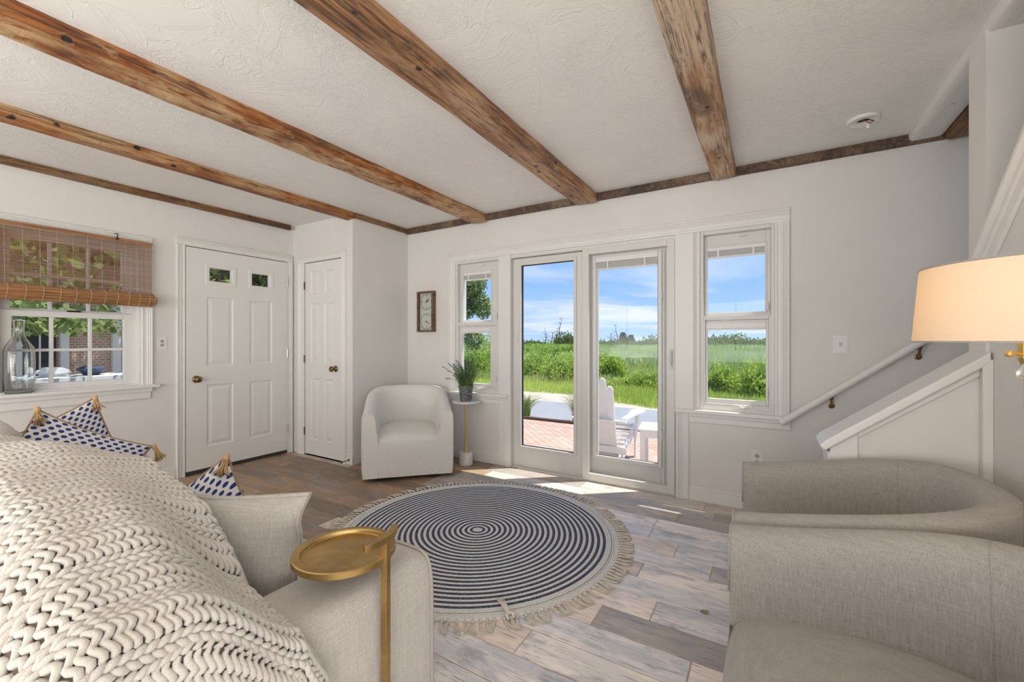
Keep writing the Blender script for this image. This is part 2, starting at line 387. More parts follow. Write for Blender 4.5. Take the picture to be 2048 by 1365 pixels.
# ------------------------------------------------------------------ room shell
XB, YA, ZC = -4.38, 3.42, 2.42
YC = 2.69            # closet front
XC = -3.41           # closet side
XL = 0.73            # right (lamp) wall
def wall(name, horiz, a0, a1, t0, t1, z0, z1, holes, mat='wall'):
    mb = MB()
    us = sorted({a0, a1, *[h[0] for h in holes], *[h[1] for h in holes]}); zs = sorted({z0, z1, *[h[2] for h in holes], *[h[3] for h in holes]})
    inh = lambda u, z: any(h[0] <= u <= h[1] and h[2] <= z <= h[3] for h in holes)
    q = lambda u, t, z: (u, t, z) if horiz else (t, u, z)
    def quad(a, b, c, d): mb.add([a, b, c, d], [(0, 1, 2, 3)])
    for t in (t0, t1):
        for i in range(len(us) - 1):
            for j in range(len(zs) - 1):
                if not inh((us[i] + us[i + 1]) / 2, (zs[j] + zs[j + 1]) / 2):
                    quad(q(us[i], t, zs[j]), q(us[i + 1], t, zs[j]), q(us[i + 1], t, zs[j + 1]), q(us[i], t, zs[j + 1]))
    for (u0, u1, h0, h1) in [(a0, a1, z0, z1)] + list(holes):
        quad(q(u0, t0, h0), q(u0, t1, h0), q(u1, t1, h0), q(u1, t0, h0)); quad(q(u0, t0, h1), q(u0, t1, h1), q(u1, t1, h1), q(u1, t0, h1))
        quad(q(u0, t0, h0), q(u0, t1, h0), q(u0, t1, h1), q(u0, t0, h1)); quad(q(u1, t0, h0), q(u1, t1, h0), q(u1, t1, h1), q(u1, t0, h1))
    return struct(mb.build(name, M[mat]))
wall('wall_north', True, XB, 2.2, YA, YA + 0.11, -0.1, 2.7, [(-2.735, -2.200, 0.70, 1.995), (-2.075, -0.604, 0.0, 1.985), (-0.428, 0.042, 0.70, 1.995)])
wall('wall_west', False, -3.5, YC, XB - 0.16, XB, -0.1, 2.7, [(0.635, 1.396, 0.83, 1.965), (1.70, 2.62, 0.0, 2.03), (-2.6, -0.9, 0.8, 2.1)])
wall('wall_closet_front', True, XB, XC, YC, YC + 0.1, -0.02, 2.5, [(-4.175, -3.565, 0.0, 2.01)])
wall('wall_closet_side', False, YC + 0.1, YA, XC - 0.1, XC, -0.02, 2.5, [])
wall('wall_south', True, XB, 3.1, -3.6, -3.5, -0.1, 2.7, [(-3.9, -2.1, 0.8, 2.2), (-1.5, 0.3, 0.8, 2.2), (0.9, 2.7, 0.8, 2.2)])
wall('wall_east', False, -3.5, 0.55, 3.0, 3.1, -0.1, 2.7, [(-2.7, -0.3, 0.8, 2.2)])
wall('wall_kitchen', True, XL + 0.12, 3.1, 0.55, 0.65, -0.02, 2.45, [])
# stairwell: partition flush with the post, lamp wall with a raked top, sloped half wall at the foot
mb = MB().box(0.72, 2.2, 2.34, 2.50, 0, 2.7); struct(mb.build('wall_stairwell', M['wall']))
mb = MB().prism([(0.55, 0), (2.34, 0), (2.34, 1.53), (1.33, 2.40), (0.55, 2.40)], 'x', XL, XL + 0.12)
struct(mb.build('wall_lamp_side', M['wall']))
mb = MB().prism([(0.24, 0), (0.72, 0), (0.72, 1.112), (0.24, 0.735)], 'y', 2.34, 2.50); struct(mb.build('wall_stair_half', M['wall']))
wall('wall_stair_end', False, 0.55, 3.5, 2.2, 2.3, -0.1, 3.2, [])
# rake trims
def rake(x0, x1, y0, y1, za, zb, h, name, axis='y'):
    mb = MB()
    if axis == 'y': mb.prism([(x0, za), (x1, zb), (x1, zb + h), (x0, za + h)], 'y', y0, y1)
    else: mb.prism([(y0, za), (y1, zb), (y1, zb + h), (y0, za + h)], 'x', x0, x1)
    return mb
mb = MB().prism([(0.196, 0.728), (0.214, 0.706), (0.724, 1.106), (0.724, 1.150), (0.215, 0.752)], 'y', 2.298, 2.510)
struct(mb.build('trim_1', M['trim'], bevel=0.008, seg=3))
mb = MB(); mb.prism([(0.332, 0.798), (0.70, 1.080), (0.70, 1.100), (0.332, 0.815)], 'y', 2.314, 2.34); mb.prism([(0.332, 0.772), (0.70, 1.054), (0.70, 1.080), (0.332, 0.798)], 'y', 2.326, 2.34)
struct(mb.build('trim_2', M['trim'], bevel=0.003))
mb = MB().prism([(0.236, 0), (0.332, 0), (0.332, 0.802), (0.236, 0.728)], 'y', 2.326, 2.34); mb.box(0.228, 0.24, 2.33, 2.505, 0.0, 0.70)
struct(mb.build('trim_3', M['trim'], bevel=0.002))
mb = MB().box(0.700, XL + 0.0, 2.300, 2.339, 0, 1.12); struct(mb.build('trim_4', M['wall'], bevel=0.004))
mb = MB(); s_ = (2.40 - 1.53) / 1.01
for (dx, w_, zo, hh) in ((-0.040, 0.17, 0.0, 0.028), (-0.022, 0.022, -0.032, 0.032), (-0.013, 0.013, -0.085, 0.053)):
    mb.prism([(2.37, 1.504 + zo), (2.37, 1.504 + zo + hh), (1.31, 1.504 + s_ * 1.06 + zo + hh), (1.31, 1.504 + s_ * 1.06 + zo)], 'x', XL + dx, XL + dx + w_)
struct(mb.build('trim_5', M['trim'], bevel=0.003))
# painted header beam over the stair edge, wood beyond it
def rough_beam(name, x0, x1, y0, y1, z0, z1, mat, amp=0.006, seg=90, seed=1, notch=()):
    rr = random.Random(seed); mb = MB()
    ph = [[rr.uniform(0, 6.28) for _ in range(6)] for _ in range(12)]
    def nz(k, y): return sum(math.sin(y * f + ph[k][i]) * a for i, (f, a) in enumerate(((1.3, 0.5), (3.1, 0.35), (7.7, 0.25), (15, 0.16), (31, 0.1), (60, 0.06))))
    prof = [(0, 1), (0, 0.45), (0.02, 0.10), (0.10, 0.0), (0.35, 0.0), (0.65, 0.0), (0.90, 0.0), (0.98, 0.10), (1, 0.45), (1, 1)]
    def fn(u, v):
        y = y0 + (y1 - y0) * u; k = min(int(round(v * 9)), 9); px_, pz = prof[k]
        ax = nz(k, y) * amp * (0.4 if k in (4, 5) else 1.0); az = nz((k + 3) % 12, y) * amp * (0 if k in (0, 9) else 0.7)
        for (c_, w_, d_) in notch: az += d_ * math.exp(-((y - c_) / w_) ** 2) * (1 if 1 < k < 8 else 0)
        return (x0 + (x1 - x0) * px_ + ax, y, z0 + (z1 - z0) * pz + az)
    mb.grid(fn, seg, 10)
    mb.add([fn(0, k / 9) for k in range(10)], [tuple(range(10))]); mb.add([fn(1, k / 9) for k in range(10)], [tuple(range(10))[::-1]])
    o = mb.build(name, M[mat]); face_nrm = face_normals_out(o); smooth_angle(o, 38); return o
def rough_beam_x(name, x0, x1, y0, y1, z0, z1, mat, **k):
    o = rough_beam(name, y0, y1, x0, x1, z0, z1, mat, **k)
    for v in o.data.vertices: v.co = (v.co.y, v.co.x, v.co.z)
    face_normals_out(o)
    return o
struct(rough_beam('trim_6', 0.72, 0.868, 0.6, 3.375, 2.376, 2.44, 'painted_wood', amp=0.0035, seed=3))
struct(rough_beam('trim_7', 0.872, 1.06, 2.51, 3.37, 2.345, 2.44, 'beam_rust', amp=0.004, seed=4))
B_ = [(rough_beam('ceiling_beam', -0.345, -0.190, -3.5, 3.372, 2.352, 2.44, 'beam_pine', 0.004, seed=11, notch=((3.16, 0.012, 0.006), (1.9, 0.01, 0.003))), 'pale weathered ceiling beam with nail holes, rightmost of the exposed beams'),
      (rough_beam('ceiling_beam', -1.395, -1.212, -3.5, 3.372, 2.345, 2.44, 'beam_brown', 0.005, seed=12, notch=((2.5, 0.015, 0.006), (2.1, 0.01, 0.004))), 'wide brown ceiling beam with dark stain, ending above the patio doors'),
      (rough_beam('ceiling_beam', -2.495, -2.325, -3.5, 3.372, 2.345, 2.44, 'beam_orange', 0.008, seed=13), 'orange-brown rough ceiling beam ending above the narrow left casement window'),
      (rough_beam('ceiling_beam', -3.505, -3.385, -3.5, 2.69, 2.36, 2.44, 'beam_orange', 0.006, seed=14), 'reddish ceiling beam running into the corner of the closet wall')]
for o, l in B_: tag(o, l, 'beam', 'exposed ceiling beams')
struct(rough_beam_x('trim_8', XC, 2.2, 3.375, YA + 0.01, 2.366, 2.44, 'beam_dark', amp=0.004, seed=21, seg=160))
struct(rough_beam('trim_9', XC - 0.02, XC + 0.035, 2.70, YA - 0.01, 2.374, 2.44, 'beam_rust', amp=0.003, seed=22, seg=40))
struct(rough_beam('trim_10', XB - 0.01, XB + 0.05, -3.5, 2.64, 2.372, 2.44, 'beam_rust', amp=0.004, seed=23, seg=160))
mb = MB().box(XB - 0.1, 0.72, -3.6, YA + 0.1, ZC, ZC + 0.12); mb.box(0.72, 3.1, -3.6, 2.51, ZC, ZC + 0.12)
struct(mb.build('ceiling', M['ceiling']))
mb = MB().box(0.72, 2.3, 2.51, 3.5, 3.1, 3.2); struct(mb.build('ceiling_stairwell', M['wall']))

# plank floor
def floor_planks():
    rr = random.Random(5); mb = MB(); tones = []; shifts = []
    pal = [(0.459, 0.394, 0.334), (0.623, 0.551, 0.486), (0.357, 0.338, 0.324), (0.555, 0.552, 0.56), (0.697, 0.634, 0.581), (0.457, 0.454, 0.465), (0.568, 0.493, 0.421), (0.284, 0.256, 0.236), (0.679, 0.641, 0.605)]
    off = {0: -.635, 1: -.43, 2: 0.0, 3: -.565, 4: -.247, 5: -.443, 6: -.62, -1: -.241, -2: -.83, -3: -.55}
    wdt, ln = 0.1545, 0.925; y_0 = 1.6925; g_ = 0.0022
    n0, n1 = int((-3.5 - y_0) / wdt) - 1, int((YA + 0.05 - y_0) / wdt) + 1
    for n in range(n0, n1 + 1):
        o = off.get(n, rr.uniform(0, ln)); ya, yb = max(y_0 + n * wdt, -3.5) + g_, min(y_0 + (n + 1) * wdt, YA + 0.06) - g_
        if yb - ya < 0.01: continue
        k0 = int(math.floor((XB - o) / ln)) - 1
        for k in range(k0, k0 + 11):
            xa, xb = max(o + k * ln, XB) + g_, min(o + (k + 1) * ln, 3.0) - g_
            if xb - xa < 0.01: continue
            xm = (xa + xb) / 2
            if xm < -2.1 and rr.random() < 0.9: t = tuple(q * k_ for q, k_ in zip(rr.choice([pal[0], pal[6], pal[7], pal[2], pal[0]]), (0.70, 0.56, 0.42)))  # left planks darkened and browned: dimmer light put into their tone
            elif xm > -1.3 and yb < 3.0 and rr.random() < 0.92: t = tuple(min(.9, q * 1.28) for q in rr.choice([pal[3], pal[4], pal[8], pal[3], pal[1]]))  # right planks paler and greyer: sky reflection put into their tone
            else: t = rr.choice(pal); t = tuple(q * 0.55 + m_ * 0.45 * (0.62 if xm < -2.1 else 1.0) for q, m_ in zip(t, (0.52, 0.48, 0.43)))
            b = 0.0016
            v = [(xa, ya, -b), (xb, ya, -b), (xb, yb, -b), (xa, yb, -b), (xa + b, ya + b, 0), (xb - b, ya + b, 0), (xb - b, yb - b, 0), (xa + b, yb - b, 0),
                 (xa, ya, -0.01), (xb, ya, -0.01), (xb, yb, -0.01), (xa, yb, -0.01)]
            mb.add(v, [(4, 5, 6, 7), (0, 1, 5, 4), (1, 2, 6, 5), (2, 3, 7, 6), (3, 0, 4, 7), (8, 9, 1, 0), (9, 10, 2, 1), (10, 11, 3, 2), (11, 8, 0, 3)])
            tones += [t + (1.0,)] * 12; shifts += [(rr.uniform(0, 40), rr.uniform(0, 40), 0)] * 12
    nb = len(mb.v); mb.box(XB, 3.0, -3.5, YA + 0.06, -0.06, -0.0022, 1); tones += [(0.4, 0.3, 0.2, 1)] * 8; shifts += [(0, 0, 0)] * 8
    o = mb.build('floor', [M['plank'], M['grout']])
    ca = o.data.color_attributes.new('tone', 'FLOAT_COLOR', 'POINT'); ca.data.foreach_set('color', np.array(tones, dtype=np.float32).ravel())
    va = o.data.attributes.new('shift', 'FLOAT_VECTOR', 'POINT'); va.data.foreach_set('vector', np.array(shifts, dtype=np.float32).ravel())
    return struct(o)
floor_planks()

# baseboards
def base(name, segs):
    mb = MB()
    for (x0, x1, y0, y1) in segs: mb.box(x0, x1, y0, y1, 0, 0.085); 
    for (x0, x1, y0, y1) in segs:
        if x1 - x0 > y1 - y0: mb.box(x0, x1, y0 + 0.006, y1, 0.085, 0.105)
        else: mb.box(x0, x1 - 0.006, y0, y1, 0.085, 0.105)
    return struct(mb.build(name, M['trim'], bevel=0.003))
base('baseboard_north', [(XC + 0.015, -2.185, YA - 0.015, YA), (-0.505, 0.72, YA - 0.015, YA)])
base('baseboard_closet', [(XC, XC + 0.013, YC - 0.01, YA - 0.015), (-3.495, XC + 0.013, YC - 0.013, YC)])
base('baseboard_west', [(XB, XB + 0.014, -3.5, 1.63)])

# moulded casing: profile across the width, extruded
CP = [(0, 0), (0, 0.020), (0.06, 0.025), (0.16, 0.025), (0.22, 0.016), (0.30, 0.020), (0.38, 0.014), (0.46, 0.018), (0.56, 0.013), (0.78, 0.012), (0.86, 0.016), (0.97, 0.014), (1.0, 0.008), (1, 0)]
def casing_poly(a_out, a_in, d_wall, sgn): return [(a_out + (a_in - a_out) * u, d_wall + sgn * d) for u, d in CP]
def casing_north(mb, a_out, a_in, vert, c0, c1, y=YA):
    if vert: mb.prism([(p[0], p[1]) for p in casing_poly(a_out, a_in, y, -1)], 'z', c0, c1)      # a = x
    else: mb.prism([(p[1], p[0]) for p in casing_poly(a_out, a_in, y, -1)], 'x', c0, c1)          # a = z
def casing_west(mb, a_out, a_in, vert, c0, c1, x=XB):
    if vert: mb.prism([(p[1], p[0]) for p in casing_poly(a_out, a_in, x, 1)], 'z', c0, c1)         # a = y
    else:
        poly = [(p[1], p[0]) for p in casing_poly(a_out, a_in, x, 1)]
        mb.prism(poly, 'y', c0, c1)
mb = MB()
casing_north(mb, 2.092, 2.000, False, -2.824, 0.129)
casing_north(mb, -2.824, -2.735, True, 0.68, 2.002); casing_north(mb, 0.129, 0.042, True, 0.68, 2.002)
mb.box(-2.205, -2.075, YA - 0.014, YA, 0.0, 2.0); mb.box(-0.604, -0.475, YA - 0.014, YA, 0.68, 2.0)
casing_north(mb, -0.478, -0.428, True, 0.70, 2.0)
casing_north(mb, -2.100, -2.185, True, 0.0, 0.655); casing_north(mb, -0.595, -0.505, True, 0.0, 0.655)
struct(mb.build('trim_11', M['trim']))
mb = MB()
for x0, x1, a0, a1 in ((-2.93, -2.098, -2.88, -2.185), (-0.60, 0.150, -0.505, 0.135)):
    mb.box(x0, x1, YA - 0.055, YA + 0.03, 0.655, 0.682); mb.box(a0, a1, YA - 0.028, YA, 0.628, 0.655); mb.box(a0, a1, YA - 0.016, YA, 0.585, 0.628)
struct(mb.build('trim_12', M['trim'], bevel=0.005, seg=3))
mb = MB()
casing_west(mb, 2.045, 1.965, False, 0.555, 1.465); casing_west(mb, 1.470, 1.396, True, 0.83, 1.966); casing_west(mb, 0.555, 0.635, True, 0.83, 1.966)
mb.box(XB - 0.07, XB + 0.055, 0.50, 1.505, 0.808, 0.832); mb.box(XB, XB + 0.032, 0.54, 1.462, 0.775, 0.808); mb.box(XB, XB + 0.018, 0.54, 1.455, 0.72, 0.775)
struct(mb.build('trim_13', M['trim'], bevel=0.002))
mb = MB(); casing_west(mb, 2.098, 2.030, False, 1.632, 2.675); casing_west(mb, 1.632, 1.70, True, 0, 2.03); casing_west(mb, 2.675, 2.62, True, 0, 2.03)
mb.box(XB - 0.16, XB - 0.05, 1.70, 1.712, 0, 2.03); mb.box(XB - 0.16, XB - 0.05, 2.608, 2.62, 0, 2.03)
struct(mb.build('trim_14', M['trim']))
mb = MB(); casing_north(mb, 2.082, 2.008, False, -4.30, -3.495, YC); casing_north(mb, -4.268, -4.172, True, 0, 2.01, YC); casing_north(mb, -3.495, -3.567, True, 0, 2.01, YC)
struct(mb.build('trim_15', M['trim']))

# ------------------------------------------------------------------ doors and windows
def panel_leaf(w, h, t, cells, lites=()):
    """front face at depth 0 looking along -d; local (u, z) with nested panel rings"""
    mb = MB(); glass_mb = MB()
    al = list(cells) + list(lites)
    us = sorted({0, w, *[c[0] for c in al], *[c[1] for c in al]}); zs = sorted({0, h, *[c[2] for c in al], *[c[3] for c in al]})
    def inside(u, z): return any(c[0] < u < c[1] and c[2] < z < c[3] for c in al)
    for i in range(len(us) - 1):
        for j in range(len(zs) - 1):
            if not inside((us[i] + us[i + 1]) / 2, (zs[j] + zs[j + 1]) / 2):
                a, b, c, d = us[i], us[i + 1], zs[j], zs[j + 1]; mb.add([(a, 0, c), (b, 0, c), (b, 0, d), (a, 0, d)], [(0, 1, 2, 3)])
    def rings(c, rg, cap):
        prev = None
        for ins, dep in rg:
            cur = [(c[0] + ins, dep, c[2] + ins), (c[1] - ins, dep, c[2] + ins), (c[1] - ins, dep, c[3] - ins), (c[0] + ins, dep, c[3] - ins)]
            if prev: mb.add(prev + cur, [(k, (k + 1) % 4, 4 + (k + 1) % 4, 4 + k) for k in range(4)])
            prev = cur
        if cap: mb.add(prev, [(0, 1, 2, 3)])
        return prev
    for c in cells: rings(c, ((0, 0), (0.006, 0.004), (0.010, 0.010), (0.020, 0.010), (0.045, 0.003), (0.048, 0.003)), True)
    for c in lites:
        rings(c, ((0, 0), (0.0, -0.006), (0.008, -0.008), (0.030, -0.006), (0.034, 0.0), (0.034, t)), False)
        glass_mb.box(c[0] + 0.03, c[1] - 0.03, t * 0.55, t * 0.6, c[2] + 0.03, c[3] - 0.03)
    # sides and back with holes for the lites
    for i in range(len(us) - 1):
        for j in range(len(zs) - 1):
            um, zm = (us[i] + us[i + 1]) / 2, (zs[j] + zs[j + 1]) / 2
            if not any(c[0] < um < c[1] and c[2] < zm < c[3] for c in lites):
                a, b, c, d = us[i], us[i + 1], zs[j], zs[j + 1]; mb.add([(a, t, c), (b, t, c), (b, t, d), (a, t, d)], [(3, 2, 1, 0)])
    mb.add([(0, 0, 0), (w, 0, 0), (w, t, 0), (0, t, 0), (0, 0, h), (w, 0, h), (w, t, h), (0, t, h)], [(0, 1, 2, 3), (4, 5, 6, 7), (0, 3, 7, 4), (1, 2, 6, 5)])
    return mb, glass_mb
def knob_mb(big=True):
    mb = MB(); mb.lathe([(0.0, 0.0), (0.030, 0.0), (0.032, 0.004), (0.026, 0.009), (0.012, 0.012), (0.010, 0.028), (0.016, 0.036), (0.026, 0.044), (0.028, 0.054), (0.024, 0.062), (0.010, 0.066), (0.0, 0.066)], 28, axis='y')
    return mb
Wl = Matrix.Translation((XB + 0.012, 1.7035, 0.036)) @ Matrix.Rotation(R(90), 4, 'Z')       # local u -> +Y, depth(+y local) -> -X
w_, h_ = 0.913, 1.985
cells = [(0.160, 0.385, 0.925, 1.555), (0.532, 0.755, 0.925, 1.555), (0.160, 0.385, 0.195, 0.755), (0.532, 0.755, 0.195, 0.755)]
lites = [(0.150, 0.408, 1.670, 1.860), (0.522, 0.766, 1.670, 1.860)]
E_ = empty('door_3', (XB + 0.012, 1.7035, 0.036), R(90)); struct(E_)
mb, gm = panel_leaf(w_, h_, 0.044, cells, lites)
o = mb.build('door_leaf', M['trim'], E_); face_normals_out(o)
gm.build('door_glass', M['pane'], E_)
k = knob_mb(); k.xf(Matrix.Translation((0.077, 0, 0.812)) @ Matrix.Scale(-1, 4, (0, 1, 0))); k.build('door_knob', M['oldbrass'], E_, smooth=True)
mb = MB()
for z in (1.775, 1.02, 0.225): mb.tube([(w_ + 0.003, -0.006, z - 0.045), (w_ + 0.003, -0.006, z + 0.045)], 0.007, 10); mb.box(w_ - 0.004, w_ + 0.01, -0.002, 0.002, z - 0.045, z + 0.045)
mb.build('door_hinge', M['steel'], E_)
mb = MB().box(0, w_, 0.0, 0.04, -0.030, 0.0); mb.build('door_sweep', M['gasket'], E_)
mb = MB().box(XB - 0.16, XB - 0.0, 1.712, 2.608, 0.0, 0.012); struct(mb.build('trim_16', M['oldbrass']))

E_ = empty('door_4', (-4.168, YC + 0.004, 0.012)); struct(E_)
w_, h_ = 0.596, 1.99
cols = ((0.095, 0.235), (0.322, 0.470))
cells = [(a, b, z0, z1) for a, b in cols for z0, z1 in ((0.155, 0.79), (0.955, 1.565), (1.665, 1.90))]
mb, gm = panel_leaf(w_, h_, 0.035, cells)
o = mb.build('door_leaf', M['trim'], E_); face_normals_out(o)
k = knob_mb(); k.xf(Matrix.Translation((0.503, 0, 0.902)) @ Matrix.Scale(-1, 4, (0, 1, 0))); k.build('door_knob', M['oldbrass'], E_, smooth=True)
mb = MB()
for z in (1.76, 0.99, 0.235): mb.tube([(-0.004, -0.008, z - 0.04), (-0.004, -0.008, z + 0.04)], 0.0065, 10); mb.box(-0.022, 0.004, -0.014, -0.006, z - 0.04, z + 0.04)
mb.build('door_hinge', M['oldbrass'], E_)

def ring(mb, x0, x1, z0, z1, w, y0, y1, wt=None, wb=None):
    wt = w if wt is None else wt; wb = w if wb is None else wb
    mb.box(x0, x0 + w, y0, y1, z0, z1); mb.box(x1 - w, x1, y0, y1, z0, z1)
    mb.box(x0 + w, x1 - w, y0, y1, z1 - wt, z1); mb.box(x0 + w, x1 - w, y0, y1, z0, z0 + wb)
    return mb
def mini_blind(parent, x0, x1, y, ztop, h=0.09):
    mb = MB(); mb.box(x0, x1, y - 0.014, y + 0.012, ztop - 0.035, ztop)
    n = 9
    for i in range(n):
        z = ztop - 0.038 - i * (h - 0.045) / n; mb.box(x0 + 0.003, x1 - 0.003, y - 0.011, y + 0.011, z - 0.0022, z)
    mb.box(x0 + 0.002, x1 - 0.002, y - 0.012, y + 0.012, ztop - h, ztop - h + 0.009)
    for u in (0.2, 0.8):
        xx = x0 + (x1 - x0) * u; mb.box(xx - 0.006, xx + 0.006, y - 0.016, y - 0.012, ztop - h - 0.003, ztop - 0.03)
    return mb.build('mini_blind', M['white'], parent)
def ringlr(mb, x0, x1, z0, z1, wl, wr, y0, y1, wt, wb):
    mb.box(x0, x0 + wl, y0, y1, z0, z1); mb.box(x1 - wr, x1, y0, y1, z0, z1)
    mb.box(x0 + wl, x1 - wr, y0, y1, z1 - wt, z1); mb.box(x0 + wl, x1 - wr, y0, y1, z0, z0 + wb); return mb
def casement(name, x0, x1, gx0, gx1, lx0, lx1):
    E_ = empty(name, ((x0 + x1) / 2, YA + 0.08, 0.7)); struct(E_)
    T = Matrix.Translation((-(x0 + x1) / 2, -(YA + 0.08), -0.7))
    def b(mb, n, m, bevel=0.003, **k): return mb.xf(T).build(n, M[m], E_, bevel=bevel, **k)
    mb = ring(MB(), x0, x1, 0.70, 1.995, 0.022, YA - 0.004, YA + 0.11); b(mb, 'window_frame', 'vinyl')
    mb = ringlr(MB(), x0 + 0.022, x1 - 0.022, 1.365, 1.973, gx0 - x0 - 0.022, x1 - 0.022 - gx1, YA + 0.045, YA + 0.095, 0.085, 0.03)
    ring(mb, gx0 - 0.006, gx1 + 0.006, 1.388, 1.895, 0.012, YA + 0.035, YA + 0.05); b(mb, 'upper_sash', 'vinyl')
    mb = ring(MB(), x0 + 0.004, x1 - 0.004, 0.706, 1.372, 0.030, YA - 0.002, YA + 0.05)
    ringlr(mb, x0 + 0.034, x1 - 0.034, 0.736, 1.342, max(gx0 - x0 - 0.034, 0.012), x1 - 0.034 - gx1, YA + 0.018, YA + 0.055, 0.07, 0.03); b(mb, 'lower_sash', 'vinyl')
    b(MB().box(gx0 - 0.01, gx1 + 0.01, YA + 0.07, YA + 0.075, 1.39, 1.90), 'upper_pane', 'pane', 0)
    b(MB().box(gx0 - 0.01, gx1 + 0.01, YA + 0.044, YA + 0.049, 0.75, 1.30), 'lower_pane', 'pane', 0)
    o = mini_blind(E_, gx0, gx1, YA + 0.056, 1.892, 0.088); o.location = T.translation
    o = mini_blind(E_, gx0, gx1, YA + 0.026, 1.318, 0.048); o.location = T.translation
    mb = MB(); xm = (x0 + x1) / 2
    mb.box(xm + 0.02, xm + 0.07, YA + 0.03, YA + 0.046, 1.942, 1.952); mb.box(xm - 0.09, xm - 0.04, YA + 0.005, YA + 0.02, 1.336, 1.346)
    mb.box(x1 - 0.046, x1 - 0.036, YA + 0.005, YA + 0.02, 1.40, 1.46); mb.box(x1 - 0.046, x1 - 0.036, YA - 0.006, YA + 0.02, 0.79, 0.85)
    b(mb, 'sash_lock', 'vinyl', 0.002)
    mb = MB(); mb.box(xm - 0.01, xm + 0.10, YA - 0.010, YA + 0.0, 0.716, 0.734); mb.tube([(xm + 0.02, YA - 0.012, 0.722), (xm + 0.045, YA - 0.02, 0.715), (xm + 0.075, YA - 0.014, 0.722)], 0.005, 8)
    b(mb, 'window_crank', 'white', 0)
    return E_
casement('window_2', -2.735, -2.200, -2.672, -2.322, 0, 0)
casement('window_3', -0.428, 0.042, -0.388, -0.010, 0, 0)

# left patio door leaf
E_ = empty('door_1', (-2.07, YA + 0.06, 0)); struct(E_)
T = Matrix.Translation((2.07, -(YA + 0.06), 0))
mb = MB(); ring(mb, -2.072, -1.352, 0.012, 1.966, 0.085, YA + 0.035, YA + 0.08, 0.06, 0.19); mb.xf(T).build('door_leaf', M['vinyl'], E_, bevel=0.003)
mb = MB(); ring(mb, -2.005, -1.425, 0.182, 1.925, 0.026, YA + 0.022, YA + 0.04); mb.xf(T).build('glazing_bead', M['vinyl'], E_, bevel=0.004)
mb = MB(); ring(mb, -1.985, -1.445, 0.20, 1.905, 0.012, YA + 0.05, YA + 0.062); mb.xf(T).build('glazing_seal', M['gasket'], E_)
MB().box(-1.99, -1.44, YA + 0.055, YA + 0.06, 0.20, 1.91).xf(T).build('door_glass', M['pane'], E_)
mb = MB()
for z in (0.55, 1.22): mb.box(-2.012, -2.004, YA + 0.014, YA + 0.024, z - 0.04, z + 0.04)
mb.xf(T).build('door_clip', M['vinyl'], E_, bevel=0.002)
# right patio door: outer frame with an inset leaf
E_ = empty('door_2', (-0.98, YA + 0.03, 0)); struct(E_)
T = Matrix.Translation((0.98, -(YA + 0.03), 0))
mb = MB(); ring(mb, -1.356, -0.606, 0.012, 1.972, 0.058, YA - 0.012, YA + 0.055, 0.048, 0.058); mb.xf(T).build('door_frame', M['vinyl'], E_, bevel=0.003)
mb = MB(); ring(mb, -1.312, -0.650, 0.045, 1.93, 0.072, YA + 0.055, YA + 0.085, 0.10, 0.15)
mb.box(-0.705, -0.690, YA + 0.040, YA + 0.056, 0.07, 1.90); mb.xf(T).build('door_leaf', M['vinylgrey'], E_, bevel=0.003)
mb = MB(); ring(mb, -1.282, -0.712, 0.188, 1.915, 0.030, YA + 0.040, YA + 0.058, 0.03, 0.03); mb.xf(T).build('glazing_bead', M['vinyl'], E_, bevel=0.004)
mb = MB(); ring(mb, -1.256, -0.738, 0.210, 1.89, 0.010, YA + 0.060, YA + 0.068); mb.xf(T).build('glazing_seal', M['gasket'], E_)
MB().box(-1.26, -0.735, YA + 0.066, YA + 0.070, 0.20, 1.90).xf(T).build('door_glass', M['pane'], E_)
o = mini_blind(E_, -1.250, -0.742, YA + 0.050, 1.893, 0.10); o.location = T.translation
mb = MB(); mb.box(-0.642, -0.618, YA - 0.020, YA - 0.012, 0.975, 1.13); mb.tube([(-0.63, YA - 0.02, 1.11), (-0.63, YA - 0.040, 1.095), (-0.63, YA - 0.042, 1.02), (-0.63, YA - 0.02, 1.0)], 0.008, 8)
mb.xf(T).build('door_handle', M['vinylgrey'], E_, bevel=0.003)
mb = MB()
for z in (0.45, 1.55): mb.box(-0.716, -0.704, YA + 0.028, YA + 0.042, z - 0.03, z + 0.03)
mb.xf(T).build('door_clip', M['vinylgrey'], E_, bevel=0.002)
mb = MB(); mb.box(-2.075, -0.604, YA + 0.0, YA + 0.11, 0.0, 0.012); mb.box(-2.075, -0.604, YA - 0.008, YA + 0.10, 1.970, 1.985); mb.box(-2.078, -2.073, YA - 0.01, YA + 0.1, 0.0, 1.985)
struct(mb.build('trim_17', M['vinyl']))

